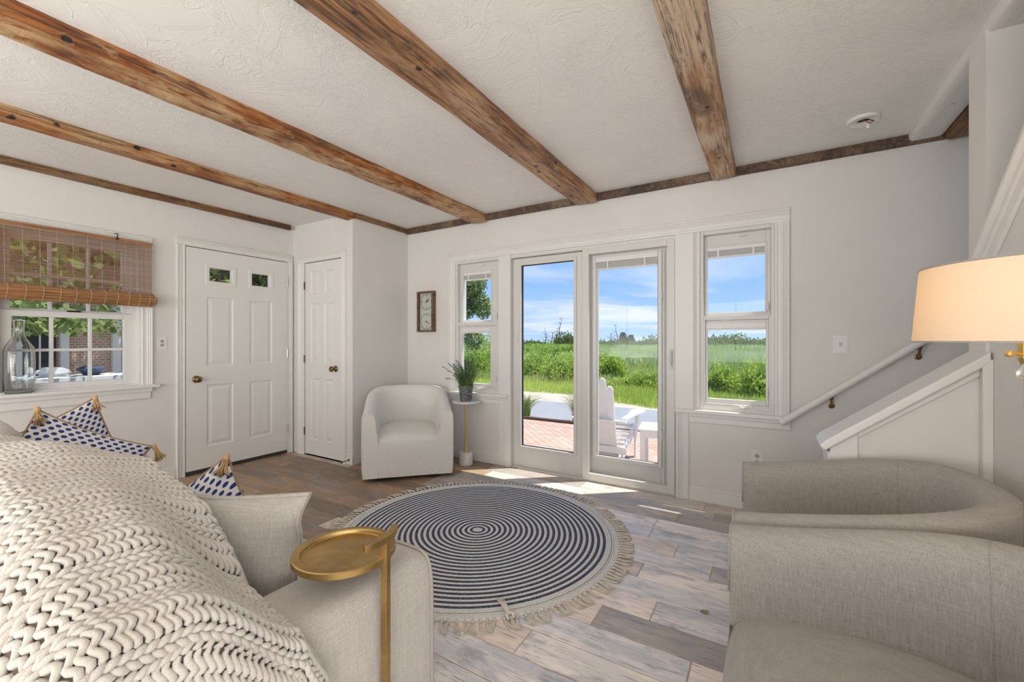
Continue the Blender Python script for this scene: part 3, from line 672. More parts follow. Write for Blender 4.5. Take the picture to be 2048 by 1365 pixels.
# left wall double-hung window
E_ = empty('window_1', (XB - 0.09, 1.015, 0.83)); struct(E_)
T = Matrix.Translation((-(XB - 0.09), -1.015, -0.83))
def ringy(mb, y0, y1, z0, z1, w, x0, x1, wt=None, wb=None):
    wt = w if wt is None else wt; wb = w if wb is None else wb
    mb.box(x0, x1, y0, y0 + w, z0, z1); mb.box(x0, x1, y1 - w, y1, z0, z1)
    mb.box(x0, x1, y0 + w, y1 - w, z1 - wt, z1); mb.box(x0, x1, y0 + w, y1 - w, z0, z0 + wb)
    return mb
mb = ringy(MB(), 0.635, 1.396, 0.83, 1.965, 0.012, XB - 0.16, XB); mb.box(XB - 0.11, XB - 0.055, 1.355, 1.384, 0.84, 1.95); mb.box(XB - 0.11, XB - 0.055, 0.647, 0.665, 0.84, 1.95)
mb.xf(T).build('window_frame', M['trim'], E_)
def sash(nm, x0, x1, z0, z1, wt, wb):
    mb = ringy(MB(), 0.662, 1.357, z0, z1, 0.052, x0, x1, wt, wb)
    zm = (z0 + wb + z1 - wt) / 2; xc = (x0 + x1) / 2
    for y in (0.905, 1.110): mb.box(xc - 0.014, xc + 0.014, y - 0.010, y + 0.010, z0 + wb, z1 - wt)
    mb.box(xc - 0.0138, xc + 0.0138, 0.71, 1.305, zm - 0.010, zm + 0.010)
    o = mb.xf(T).build(nm, M['trim'], E_, bevel=0.003)
    MB().box(xc - 0.002, xc + 0.002, 0.70, 1.32, z0 + wb - 0.005, z1 - wt + 0.005).xf(T).build('pane', M['pane'], o)
sash('lower_sash', XB - 0.095, XB - 0.060, 0.835, 1.405, 0.042, 0.052)
sash('upper_sash', XB - 0.135, XB - 0.100, 1.380, 1.955, 0.045, 0.040)
MB().box(XB - 0.10, XB - 0.07, 0.99, 1.06, 1.405, 1.418).xf(T).build('sash_lock', M['black'], E_, bevel=0.003)
# unseen rear and side windows, added to let the fill light in
for i, (a, b, ax) in enumerate(((-3.9, -2.1, 'S'), (-1.5, 0.3, 'S'), (0.9, 2.7, 'S'), (-2.7, -0.3, 'E'), (-2.6, -0.9, 'W'))):
    mb = MB()
    z0, z1 = (0.8, 2.2) if ax != 'W' else (0.8, 2.1)
    if ax == 'S': ring(mb, a, b, z0, z1, 0.05, -3.57, -3.53); mb.box((a + b) / 2 - 0.02, (a + b) / 2 + 0.02, -3.565, -3.535, z0, z1)
    elif ax == 'E': ringy(mb, a, b, z0, z1, 0.05, 3.03, 3.07); mb.box(3.03, 3.07, (a + b) / 2 - 0.02, (a + b) / 2 + 0.02, z0, z1)
    else: ringy(mb, a, b, z0, z1, 0.05, XB - 0.1, XB - 0.06); mb.box(XB - 0.1, XB - 0.06, (a + b) / 2 - 0.02, (a + b) / 2 + 0.02, z0, z1)
    struct(mb.build('window_%d' % (i + 4), M['trim']))
# ------------------------------------------------------------------ armchairs
def sst(x): x = max(0.0, min(1.0, x)); return x * x * (3 - 2 * x)
def armchair(name, label, fab, w=0.78, d=0.80, ha=0.60, hb=0.75, seat_z=0.43, group=None):
    E_ = empty(name); tag(E_, label, 'armchair', group)
    b, xf_, xc = w / 2, d / 2, 0.02
    a = d / 2 + xc
    def plan(p, off):
        # p 0..1 around: front-left, rear, front-right; off = inset from outer face
        L1 = (xf_ - xc) / (2 * (xf_ - xc) + 1.2)
        if p < L1: return (xf_ - (xf_ - xc) * p / L1, -(b - off))
        if p > 1 - L1: return (xf_ - (xf_ - xc) * (1 - p) / L1, b - off)
        ph = -math.pi / 2 + math.pi * (p - L1) / (1 - 2 * L1); e = 2 / 2.5
        return (xc - (a - off) * abs(math.cos(ph)) ** e, math.copysign(abs(math.sin(ph)) ** e, ph) * (b - off))
    def height(x):
        q = max(0.0, min(1.0, (xf_ - x) / (d * 0.86))); return ha + (hb - ha) * (0.65 * q + 0.35 * sst(q))
    def prof(x):
        H = height(x); r = 0.028
        return [(0.008, 0.035), (0.002, 0.12), (0.0, 0.3), (0.0, H - 0.10), (0.004, H - r), (0.010, H - 0.010), (0.024, H - 0.001), (0.05, H + 0.003), (0.076, H - 0.004), (0.096, H - 0.022), (0.108, H - 0.06), (0.120, H - 0.16), (0.126, 0.38), (0.128, 0.30), (0.128, 0.036)]
    np_, nv = 90, 15
    def fn(u, v):
        x, y = plan(u, 0.05); k = min(int(round(v * (nv - 1))), nv - 1); off, z = prof(x)[k]
        x, y = plan(u, off); return (x, y, z)
    mb = MB(); mb.grid(fn, np_, nv)
    for u, rev in ((0, 0), (1, 1)):
        f = tuple(range(nv)); mb.add([fn(u, k / (nv - 1)) for k in range(nv)], [f[::-1] if rev else f])
    o = mb.build('shell', M[fab], E_); face_normals_out(o); smooth_angle(o, 50)
    # seat: crowned top running over the front edge and down to the floor
    th = 0.118
    pr_ = [(-0.30, seat_z - 0.02), (-0.24, seat_z + 0.003), (-0.10, seat_z + 0.016), (0.05, seat_z + 0.022), (0.20, seat_z + 0.016), (xf_ - 0.10, seat_z + 0.002), (xf_ - 0.05, seat_z - 0.012), (xf_ - 0.018, seat_z - 0.034), (xf_ - 0.003, seat_z - 0.065), (xf_ + 0.001, seat_z - 0.12), (xf_, 0.2), (xf_ - 0.002, 0.10), (xf_ - 0.006, 0.035)]
    def inner(x):
        if x >= xc: return b - th
        q = min(1.0, (xc - x) / (a - th)); return (b - th) * max(0.0, 1 - q ** 2.5) ** (1 / 2.5)
    ns_ = len(pr_)
    def sf(u, v):
        i = min(int(u * (ns_ - 1) + 1e-6), ns_ - 2); t = u * (ns_ - 1) - i
        x = pr_[i][0] * (1 - t) + pr_[i + 1][0] * t; z = pr_[i][1] * (1 - t) + pr_[i + 1][1] * t
        q = 2 * v - 1; yy = q * (inner(x) + 0.004)
        edge = (1 - abs(q) ** 3.2)
        top = 1.0 if i < 8 else 0.25
        z2 = z - (1 - edge) * 0.035 * (top if i < 9 else 0)
        return (x, yy, z2)
    mb = MB(); mb.grid(sf, (ns_ - 1) * 4 + 1, 31)
    o = mb.build('seat', M[fab], E_, smooth=True)
    for sgn in (0, 1):
        mb = MB(); pts = [fn(sgn, k / (nv - 1)) for k in range(0, 12)]
        mb.tube([(x + 0.001, y, z) for x, y, z in pts], 0.0035, 8); mb.build('welt', M[fab], E_, smooth=True)
    mb = None
    for u in (0.28, 0.72):
        mb = MB(); pts = [fn(u + (0.03 if u < .5 else -0.03) * (k - 6) / 7, k / (nv - 1)) for k in range(7, 14)]; mb.tube(pts, 0.0022, 6); mb.build('seam', M[fab], E_, smooth=True)
    mb = MB(); mb.lathe([(0.0, 0.0), (0.24, 0.0), (0.25, 0.008), (0.25, 0.02), (0.15, 0.03), (0.05, 0.045), (0, 0.045)], 40)
    mb.build('swivel_base', M['black'], E_, smooth=False)
    mb = MB(); mb.prism([(min(plan(i / 40, 0.03)[0], xf_ - 0.03), plan(i / 40, 0.03)[1]) for i in range(41)], 'z', 0.045, 0.06); mb.build('underside', M['gasket'], E_)
    return E_
c = armchair('armchair', 'white slipcovered tub armchair in the corner left of the patio doors', 'linen_white', 0.757, 0.765, 0.580, 0.745, 0.400)
c.location = (-2.895, 2.905, 0); c.rotation_euler = (0, 0, R(-44.5))
c = armchair('armchair', 'grey linen tub armchair beside the stair half wall, farther of the grey pair', 'linen_grey', 0.765, 0.74, 0.625, 0.735, 0.43)
c.location = (0.275, 1.905, 0); c.rotation_euler = (0, 0, R(180))
c = armchair('armchair', 'grey linen tub armchair in the right foreground, nearer of the grey pair', 'linen_grey', 0.875, 0.74, 0.625, 0.735, 0.445)
c.location = (0.275, 1.063, 0); c.rotation_euler = (0, 0, R(180))

# ------------------------------------------------------------------ sofa
def cushion(mb, x0, x1, y0, y1, z0, z1, puff=0.03, e=0.16, n=18):
    """rounded, slightly crowned block"""
    cx, cy, cz = (x0 + x1) / 2, (y0 + y1) / 2, (z0 + z1) / 2; hx, hy, hz = (x1 - x0) / 2, (y1 - y0) / 2, (z1 - z0) / 2
    r = min(hx, hy, hz) * 0.7
    def sgnpow(v): return v
    for ax in range(3):
        for sg in (-1, 1):
            def fn(u, v, ax=ax, sg=sg):
                p = [0, 0, 0]; q = [u * 2 - 1, v * 2 - 1]; o_ = [i for i in range(3) if i != ax]
                p[ax] = sg; p[o_[0]] = q[0]; p[o_[1]] = q[1]
                hh = (hx, hy, hz); P = Vector([p[i] * hh[i] for i in range(3)])
                core = Vector([max(-hh[i] + r, min(hh[i] - r, P[i])) for i in range(3)])
                dlt = P - core
                if dlt.length > 1e-9: P = core + dlt.normalized() * r
                m = [(1 - p[i] ** 2) for i in range(3)]
                P[ax] += sg * puff * m[o_[0]] ** 0.7 * m[o_[1]] ** 0.7 * (1 if ax == 2 else 0.6)
                return (cx + P.x, cy + P.y, cz + P.z)
            mb.grid(fn, n, n)
    return mb
def weld(o, d=0.0005):
    import bmesh
    bm = bmesh.new(); bm.from_mesh(o.data); bmesh.ops.remove_doubles(bm, verts=bm.verts, dist=d); bmesh.ops.recalc_face_normals(bm, faces=bm.faces)
    bm.to_mesh(o.data); bm.free(); o.data.polygons.foreach_set('use_smooth', [True] * len(o.data.polygons)); return o
SX0, SX1 = -2.80, -0.768
S_ = empty('sofa', ((SX0 + SX1) / 2, 0.40, 0)); tag(S_, 'beige woven sofa with piped edges under the chunky knit throw, left foreground', 'sofa')
TS = Matrix.Translation(-S_.location)
def sb(mb, n, m='sofa', w=True, **k):
    o = mb.xf(TS).build(n, M[m], S_, **k)
    if w: weld(o)
    return o
def armb(x0, x1):
    mb = MB(); x_, y0, y1, z0, z1 = (x0 + x1) / 2, 0.12, 0.872, 0.10, 0.625
    def sec(u, v):      # superellipse-ish section in xz, along y
        a = 2 * math.pi * v; ca, sa = math.cos(a), math.sin(a); e = 0.32
        hx, hz = (x1 - x0) / 2, (z1 - z0) / 2
        px_ = math.copysign(abs(ca) ** e, ca) * hx; pz = math.copysign(abs(sa) ** e, sa) * hz
        if u < 0.04: s_ = 0.985
        elif u > 0.96: s_ = 0.985 if u < 0.99 else 0.95
        else: s_ = 1
        return (x_ + px_ * s_, y0 + (y1 - y0) * u, (z0 + z1) / 2 + pz * (s_ if sa > 0 else 1) + 0.004 * math.sin(3.1 * u) * (sa > 0))
    mb.grid(sec, 34, 64, cv=True)
    mb.add([sec(0, v / 64) for v in range(64)], [tuple(range(64))]); mb.add([sec(1, v / 64) for v in range(64)], [tuple(range(64))[::-1]])
    return mb, sec
for x0, x1 in ((-0.985, SX1), (SX0, -2.585)):
    mb, sec = armb(x0, x1); o = sb(mb, 'arm')
    o.data.materials[0] = M['sofa']
    p = MB(); p.tube([sec(0.985, v / 64) for v in range(64)], 0.0045, 8, closed=True); p.xf(TS); p.build('piping', M['piping'], o, smooth=True)
sb(MB().box(-2.60, -0.98, 0.13, 0.90, 0.10, 0.30), 'base_frame', w=False, bevel=0.01)
sb(cushion(MB(), -2.60, -0.97, 0.11, 0.26, 0.10, 0.80, 0.004), 'back_frame')
for x0, x1 in ((-2.583, -1.788), (-1.782, -0.99)):
    sb(cushion(MB(), x0, x1, 0.27, 0.985, 0.29, 0.455, 0.018), 'seat_cushion')
for x0, x1, zt_ in ((-2.575, -1.99, 0.925),):
    sb(cushion(MB(), x0, x1, 0.185, 0.355, 0.44, zt_, 0.02), 'back_cushion')
for x in (SX0 + 0.07, SX1 - 0.07):
    for y in (0.16, 0.82): sb(MB().lathe([(0.016, 0), (0.024, 0.10)], 16, (x, y, 0)), 'leg', 'black', w=False, smooth=True)

# ------------------------------------------------------------------ cushions
def pillow(name, w, h, T, mat, parent=None, wav=0.0, seed=0, n=34, pinch=0.10):
    rr = random.Random(seed); ph = [rr.uniform(0, 6.28) for _ in range(8)]
    verts = []; uvs = []; faces = []
    def P(u, v, sg):
        x = w / 2 * u * (1 - pinch * (1 - v * v) ** 1.0 * abs(u)); y = h / 2 * v * (1 - pinch * (1 - u * u) * abs(v))
        t = T / 2 * max(0, (1 - u ** 2)) ** 0.50 * max(0, (1 - v ** 2)) ** 0.50
        t *= 1 + 0.07 * math.sin(3 * u + ph[0]) * math.sin(2.5 * v + ph[1]) + 0.03 * math.sin(9 * u + 5 * v + ph[2])
        edge = max(abs(u), abs(v)) ** 6
        wv = wav * (math.sin(7 * v + 2 * u + ph[3]) + 0.6 * math.sin(5 * u - 9 * v + ph[4])) * edge
        return (x, sg * t + wv, y)
    for sg in (-1, 1):
        b = len(verts)
        for i in range(n):
            for j in range(n):
                # cosine spacing keeps the rim smooth
                u = -math.cos(math.pi * i / (n - 1)); v = -math.cos(math.pi * j / (n - 1)); u = 0.5 * u + 0.5 * (2 * i / (n - 1) - 1); v = 0.5 * v + 0.5 * (2 * j / (n - 1) - 1)
                verts.append(P(u, v, sg)); uvs.append((w / 2 * u + 3, h / 2 * v + 3))
        for i in range(n - 1):
            for j in range(n - 1):
                q = (b + i * n + j, b + (i + 1) * n + j, b + (i + 1) * n + j + 1, b + i * n + j + 1)
                faces.append(q if sg < 0 else q[::-1])
    me = bpy.data.meshes.new(name); me.from_pydata(verts, [], faces); me.materials.append(M[mat])
    uvl = me.uv_layers.new(name='UVMap')
    for lp in me.loops: uvl.data[lp.index].uv = uvs[lp.vertex_index]
    me.polygons.foreach_set('use_smooth', [True] * len(me.polygons))
    o = bpy.data.objects.new(name, me); COL.objects.link(o); o.parent = parent
    ring_ = []
    m = 22
    for k in range(m): ring_.append(P(-1 + 2 * k / m, -1, 1))
    for k in range(m): ring_.append(P(1, -1 + 2 * k / m, 1))
    for k in range(m): ring_.append(P(1 - 2 * k / m, 1, 1))
    for k in range(m): ring_.append(P(-1, 1 - 2 * k / m, 1))
    return o, ring_, P
def tassel_mb(L_=0.055, seed=1, spread=0.35):
    rr = random.Random(seed); mb = MB()
    mb.lathe([(0.002, 0.004), (0.008, 0.0), (0.010, -0.006), (0.008, -0.014), (0.006, -0.017), (0.008, -0.021)], 10)
    for i in range(44):
        a = rr.uniform(0, 6.28); r0 = rr.uniform(0.001, 0.007); s_ = rr.uniform(0.2, 1) * spread
        pts = [(math.cos(a) * (r0 + s_ * L_ * t * t * 0.8), math.sin(a) * (r0 + s_ * L_ * t * t * 0.8), -0.018 - L_ * t * rr.uniform(.93, 1)) for t in (0, .35, .7, 1)]
        mb.tube(pts, 0.0013, 4)
    return mb
def spot_pillow(label, size, T, loc, X_, Z_, seed, hgt=None):
    """X_ = direction of its width, Z_ = up direction in its plane"""
    hgt = hgt or size
    X_ = Vector(X_).normalized(); Z_ = Vector(Z_); Z_ = (Z_ - X_ * Z_.dot(X_)).normalized(); Y_ = Z_.cross(X_)
    Mx = Matrix((X_, Y_, Z_)).transposed().to_4x4(); Mx.translation = Vector(loc)
    o, ring_, P = pillow('throw_pillow', size, hgt, T, 'dots', seed=seed, wav=0.004)
    o.matrix_world = Mx; tag(o, label, 'pillow', 'blue spotted pillows on the sofa')
    p = MB(); p.tube(ring_, 0.004, 8, closed=True); p.build('jute_piping', M['jute'], o, smooth=True)
    inv = Mx.to_3x3().inverted()
    for i, (u, v) in enumerate(((-1, -1), (1, -1), (1, 1), (-1, 1))):
        c_ = Vector(P(u, v, 1)); dn = inv @ Vector((0, 0, -1)); outv = Vector((u, 0, v)).normalized()
        wd = (dn * 1.0 + outv * 0.12 + Vector((0, -0.75, 0))).normalized()
        t = tassel_mb(0.052, seed * 10 + i, 0.5).build('tassel', M['tassel'], o, smooth=True)
        t.matrix_local = Matrix.Translation(c_ + outv * 0.006) @ (-wd).to_track_quat('Z', 'Y').to_matrix().to_4x4()
    return o
spot_pillow('blue spotted pillow leaning on the far sofa arm, with its tasselled corner pointing up', 0.46, 0.12, (-2.51, 0.520, 0.640), (0.02, 0.92, 0.39), (-0.08, -0.39, 0.92), 3)
spot_pillow('blue spotted pillow lying slanted across the sofa, tassel at its far left corner', 0.37, 0.12, (-2.19, 0.490, 0.712), (0.15, 0.85, -0.52), (-0.20, 0.42, 0.84), 4, 0.33)
spot_pillow('blue spotted pillow peeking out between the throw and the plain beige pillow', 0.42, 0.19, (-1.545, 0.640, 0.532), (0.66, 0.56, 0.50), (-0.38, -0.32, 0.866), 5)
o, ring_, P = pillow('throw_pillow', 0.56, 0.37, 0.15, 'sofa', wav=0.009, seed=8)
Xp = Vector((0.93, 0.37, 0)).normalized(); Zp = Vector((0.0, 0.04, 1)); Zp = (Zp - Xp * Zp.dot(Xp)).normalized(); Yp = Zp.cross(Xp)
Mx = Matrix((Xp, Yp, Zp)).transposed().to_4x4(); Mx.translation = Vector((-1.262, 0.545, 0.612)); o.matrix_world = Mx
tag(o, 'plain beige pillow standing against the sofa arm beside the brass drink table', 'pillow')
p = MB(); p.tube([(x, y - 0.004, z) for x, y, z in ring_], 0.0045, 8, closed=True); p.tube([(x, y + 0.005, z) for x, y, z in ring_], 0.0045, 8, closed=True); p.build('piping', M['sofa'], o, smooth=True)

# ------------------------------------------------------------------ chunky knit throw
def sg_(x): return 1 / (1 + math.exp(-max(-40, min(40, x))))
PX = [(-0.72, 0.60), (-0.78, 0.632), (-0.90, 0.640), (-0.98, 0.652), (-1.016, 0.705), (-1.084, 0.765), (-1.14, 0.815), (-1.25, 0.852), (-1.38, 0.868), (-1.54, 0.838), (-1.75, 0.805), (-2.4, 0.795)]
def front_h(X):
    if X >= PX[0][0]: return PX[0][1]
    for (a, za), (b, zb) in zip(PX, PX[1:]):
        if b <= X <= a:
            t = sst((a - X) / (a - b)) * 0.4 + 0.6 * (a - X) / (a - b); return za + (zb - za) * t
    return PX[-1][1]
def Hgt(X, Y):
    f = front_h(X)
    back = 0.80 + 0.075 * sst((-0.76 - X) / 0.22) + 0.035 * sst((-0.98 - X) / 0.5) + 0.012 * sst((-1.5 - X) / 0.4)
    t = sst((0.50 - Y) / (0.22 + 0.06 * sst((-1.5 - X) / 0.3)))
    h = f + (max(back, f) - f) * t - 0.135 * (1 - sst((Y - 0.065) / 0.15)) ** 1.4
    h += 0.010 * math.sin(9 * Y + 5 * X) + 0.008 * math.sin(14 * X - 6 * Y)
    return h
XE = -0.760
def throw_pos(s, t):
    """s: metres along the sofa (negative hangs over the arm side), t: metres from the back edge (negative hangs behind)"""
    Y = 0.06 + t; Yc = max(Y, 0.085)
    r = 0.06
    if s >= r:
        X = XE - (s - r) * 0.93 - 0.02; z = Hgt(X, Yc)
    else:
        z0 = Hgt(XE - 0.02, Yc)
        if s > -0.03:
            a = (r - s) / (r + 0.03) * (math.pi / 2); X = XE - 0.02 + r * math.sin(a) * 0.75; z = z0 - r * (1 - math.cos(a)) * 0.9
        else:
            X = XE - 0.02 + r * 0.75 + 0.012 * math.sin(17 * Y + 2) + 0.05 * (-s - 0.03); z = z0 - r * 0.9 + (s + 0.03)
    if Y < 0.085:
        dz = (0.085 - Y); z -= dz * 0.95; Y = 0.085 - 0.02 * sst(dz / 0.1)
    fy = Y - 0.47 - 0.012 * math.sin(7 * s)
    if fy > 0: z -= 1.1 * fy * (1 if s < 0.27 else 1.6); Y -= fy * 0.45
    return Vector((X, Y, z))
def throw_frame(s, t):
    e = 0.004; p = throw_pos(s, t); ds = throw_pos(s + e, t) - throw_pos(s - e, t); dt = throw_pos(s, t + e) - throw_pos(s, t - e)
    n = dt.cross(ds)
    if n.length < 1e-12: n = Vector((0, 0, 1))
    n.normalize()
    return p, n
T_ = empty('throw_blanket', (-1.3, 0.15, 0.9)); tag(T_, 'cream chunky knit throw draped over the near end of the sofa', 'blanket')
TT = Matrix.Translation(-T_.location)
S0, S1, T0, T1 = -0.42, 1.30, -0.09, 0.495
edge_t = lambda s: T1 + 0.012 * math.sin(11 * s) + 0.008 * math.sin(29 * s)
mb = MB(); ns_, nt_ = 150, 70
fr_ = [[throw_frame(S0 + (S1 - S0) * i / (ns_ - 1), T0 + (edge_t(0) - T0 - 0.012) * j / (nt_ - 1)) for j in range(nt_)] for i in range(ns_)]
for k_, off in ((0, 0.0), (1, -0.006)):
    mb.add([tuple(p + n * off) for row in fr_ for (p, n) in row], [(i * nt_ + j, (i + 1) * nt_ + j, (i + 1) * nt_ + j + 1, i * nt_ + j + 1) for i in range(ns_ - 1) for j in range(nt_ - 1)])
mb.xf(TT).build('gap_shade_sheet', M['gap_shade'], T_, smooth=True)  # added backing sheet, coloured as the shade between the stitches
def knit():
    rr = random.Random(2); allv = []; allf = []; base_ = 0
    def tube_uv(pts, rads, nn=7):
        nonlocal base_
        # pts: (s, t, height above the cloth)
        P3 = []
        for s, t, h in pts:
            p, n = throw_frame(s, t); P3.append(p + n * h)
        m = len(P3); up = None
        for i in range(m):
            tg = (P3[min(i + 1, m - 1)] - P3[max(i - 1, 0)]).normalized()
            if up is None: up = tg.orthogonal()
            up = (up - tg * up.dot(tg)).normalized(); sd_ = tg.cross(up)
            for k in range(nn):
                a = 6.2832 * k / nn; allv.append(P3[i] + (sd_ * math.cos(a) + up * math.sin(a)) * rads[i])
        for i in range(m - 1):
            for k in range(nn):
                q = (k + 1) % nn; allf.append((base_ + i * nn + k, base_ + i * nn + q, base_ + (i + 1) * nn + q, base_ + (i + 1) * nn + k))
        base_ += m * nn
    period = 0.0960; s = S0; band = 0
    while s < S1 - 0.02:
        # three ropes of slanted stitches running from back to front
        for r in range(3):
            sc = s + 0.0066 + r * 0.0126; t = T0; lean = 1 if (r + band) % 2 == 0 else -1
            st = 0.0140
            ph = rr.uniform(0, st)
            t += ph
            while t < edge_t(sc):
                j1, j2 = rr.uniform(-.0006, .0006), rr.uniform(-.0006, .0006)
                pts = [(sc - lean * 0.0040 + j1, t - 0.0117, 0.0012), (sc - lean * 0.0031, t - 0.0059, 0.0062), (sc + j2, t, 0.0082), (sc + lean * 0.0031, t + 0.0059, 0.0062), (sc + lean * 0.0040 + j1, t + 0.0117, 0.0012)]
                tube_uv(pts, (0.0020, 0.0048, 0.0060, 0.0049, 0.0020), 8); t += st
        # long S-shaped floats across the band, set side by side
        a0, a1 = s + 0.0380, s + period + 0.002
        t = T0 + rr.uniform(0, 0.01); i = 0
        while t < edge_t(a0):
            sgn = 1; am = 0.0042; pts = []; rad = []
            nseg = 14; j = rr.uniform(-0.001, 0.001)
            for q in range(nseg):
                f = q / (nseg - 1); ss = a0 + (a1 - a0) * f
                pts.append((ss, t + j + am * math.sin(f * math.pi * 4.0), 0.0045 + 0.0040 * abs(math.sin(f * math.pi * 2 + 0.3))))
                rad.append(0.0058 * (0.55 if q in (0, nseg - 1) else 1) * (0.90 + 0.14 * abs(math.sin(f * math.pi * 2 + .3))))
            tube_uv(pts, rad); t += 0.0114; i += 1
        s += period; band += 1
    # thick bound edge along the front
    me = bpy.data.meshes.new('knit_stitches')
    V = np.array([(v.x, v.y, v.z) for v in allv], dtype=np.float64) - np.array(T_.location)
    me.from_pydata(V.tolist(), [], allf); me.materials.append(M['wool']); me.polygons.foreach_set('use_smooth', [True] * len(me.polygons))
    o = bpy.data.objects.new('knit_stitches', me); COL.objects.link(o); o.parent = T_
knit()

# ------------------------------------------------------------------ brass drink table
D_ = empty('drink_table', (-0.850, 0.650, 0)); tag(D_, 'round brass drink table with a curved handle, standing by the sofa arm', 'side table')
mb = MB(); zt = 0.700
mb.lathe([(0.0, zt - 0.012), (0.112, zt - 0.012), (0.1145, zt - 0.009), (0.1145, zt + 0.003), (0.112, zt + 0.005), (0.098, zt + 0.005), (0.0965, zt + 0.003), (0.0955, zt - 0.004), (0.094, zt - 0.0055), (0.0, zt - 0.0055)], 96)
o = mb.build('tray_top', M['brass'], D_); smooth_angle(o, 35)
def barbox(mb, cx, cy, w, z0, z1, a):
    ca, sa = math.cos(a), math.sin(a); h = w / 2
    pts = [(cx + ca * u - sa * v, cy + sa * u + ca * v) for u, v in ((-h, -h), (h, -h), (h, h), (-h, h))]
    return mb.prism(pts, 'z', z0, z1)
pa = R(12)
mb = barbox(MB(), 0.112 * math.cos(pa), 0.112 * math.sin(pa), 0.016, 0.0, 0.742, pa); mb.build('post', M['brass'], D_, bevel=0.001)
mb = MB(); arc = []; R_ = 0.112
for i in range(15):
    a = pa + R(-30 + 60 * i / 14); arc.append((R_ * math.cos(a), R_ * math.sin(a)))
v_ = []; 
for (x, y) in arc:
    l = math.hypot(x, y); ux, uy = x / l, y / l
    for du, dz in ((-0.008, 0.735), (0.008, 0.735), (0.008, 0.751), (-0.008, 0.751)): v_.append((x + ux * du, y + uy * du, dz))
f_ = [(i * 4 + k, i * 4 + (k + 1) % 4, (i + 1) * 4 + (k + 1) % 4, (i + 1) * 4 + k) for i in range(14) for k in range(4)] + [(3, 2, 1, 0), (56, 57, 58, 59)]
mb.add(v_, f_); o = mb.build('handle', M['brass'], D_, bevel=0.0012); face_normals_out(o)
mb = MB(); mb.lathe([(0, 0), (0.11, 0), (0.113, 0.003), (0.11, 0.012), (0, 0.012)], 64, (0.03, 0, 0)); o = mb.build('base_plate', M['brass'], D_); smooth_angle(o, 35)

# ------------------------------------------------------------------ round rug
RG = empty('round_rug', (-1.555, 2.16, 0)); tag(RG, 'round navy and cream braided rug with a knotted fringe on the plank floor', 'rug')
prof = [(0.0, 0.010), (0.012, 0.0105)]; r = 0.030
prof.append((0.027, 0.009))
while r < 0.802:
    for (f, h) in ((0.02, 0.0065), (0.12, 0.0098), (0.28, 0.011), (0.44, 0.0098), (0.54, 0.0068), (0.62, 0.0095), (0.77, 0.0105), (0.92, 0.0092)): prof.append((r + f * 0.0335, h))
    r += 0.0335
prof += [(0.812, 0.0085), (0.835, 0.0085), (0.855, 0.0078), (0.862, 0.004), (0.862, 0.001), (0.0, 0.001)]
mb = MB(); mb.lathe(prof, 200, cap=False); o = mb.build('rug_pile', M['rug'], RG, smooth=True); face_normals_out(o)
def fringe_mb(seed):
    rr = random.Random(seed); mb = MB()
    mb.lathe([(0.004, -0.002), (0.005, 0.004), (0.0035, 0.010)], 7, (0, 0, 0.006), axis='x')
    mb.tube([(0.004, 0.004 * rr.uniform(-1, 1), 0.006), (0.012, 0, 0.009), (0.022, 0.002, 0.009), (0.028, 0, 0.006)], [0.003, 0.0065, 0.0068, 0.004], 8)
    bend = rr.uniform(-0.022, 0.022)
    for i in range(12):
        a = rr.uniform(-1, 1); l = rr.uniform(0.045, 0.066)
        pts = [(0.024 + l * t, a * 0.0035 + (a * 0.013 + bend) * t * t + 0.002 * math.sin(9 * t + i), 0.0065 + 0.003 * math.sin(3 * t + i * .7) * (1 - t) - 0.0035 * t + rr.uniform(0, .0015)) for t in (0, .25, .5, .75, 1)]
        mb.tube(pts, [0.0022, 0.0024, 0.0022, 0.0018, 0.0011], 5)
    return mb
fm = [fringe_mb(s) for s in range(7)]; fmesh = []
for i, m_ in enumerate(fm):
    o = m_.build('fringe_tassel', M['fringe'], RG, smooth=True); fmesh.append(o)
camx, camy = 0, 0; NF = 168; rr = random.Random(9)
slots = sorted(range(NF), key=lambda i: math.hypot(-1.555 + 0.86 * math.cos(2 * math.pi * i / NF), 2.16 + 0.86 * math.sin(2 * math.pi * i / NF)))
rest = MB()
for r_, i in enumerate(slots):
    a = 2 * math.pi * i / NF; x, y = 0.857 * math.cos(a), 0.857 * math.sin(a); q = a + rr.uniform(-0.25, 0.25)
    if r_ < 100:
        v = fmesh[r_ % 7]; o = v if r_ < 7 else v.copy()
        if r_ >= 7: COL.objects.link(o); o.parent = RG
        o.location = (x, y, 0); o.rotation_euler = (0, 0, q)
    else:
        b0 = len(rest.v); src = fm[i % 7]; rest.add(src.v, src.f); rest.xf(Matrix.Translation((x, y, 0)) @ Matrix.Rotation(q, 4, 'Z'), b0)
o = rest.build('far_fringe', M['fringe'], RG, smooth=True); o['kind'] = 'stuff'
mb = MB(); rr = random.Random(3)
for i in range(9):
    a = rr.uniform(-.012, .012); mb.tube([(0, a * .4, 0.012), (-0.012, a * .5, 0.026), (-0.045, a, 0.034 + rr.uniform(-.004, .004)), (-0.085, a * 1.4, 0.040 + rr.uniform(-.006, .006))], [0.004, 0.0045, 0.004, 0.002], 6)
mb.tube([(0.02, -0.012, 0.010), (0.004, -0.016, 0.020), (-0.006, 0.0, 0.024), (0.004, 0.016, 0.020), (0.02, 0.012, 0.010)], 0.007, 8)
aa = math.atan2(1.53 - 2.16, -0.93 + 1.555); mb.xf(Matrix.Translation((0.862 * math.cos(aa), 0.862 * math.sin(aa), 0)) @ Matrix.Rotation(aa + 0.25, 4, 'Z'))
mb.build('loose_knot', M['fringe'], RG, smooth=True)
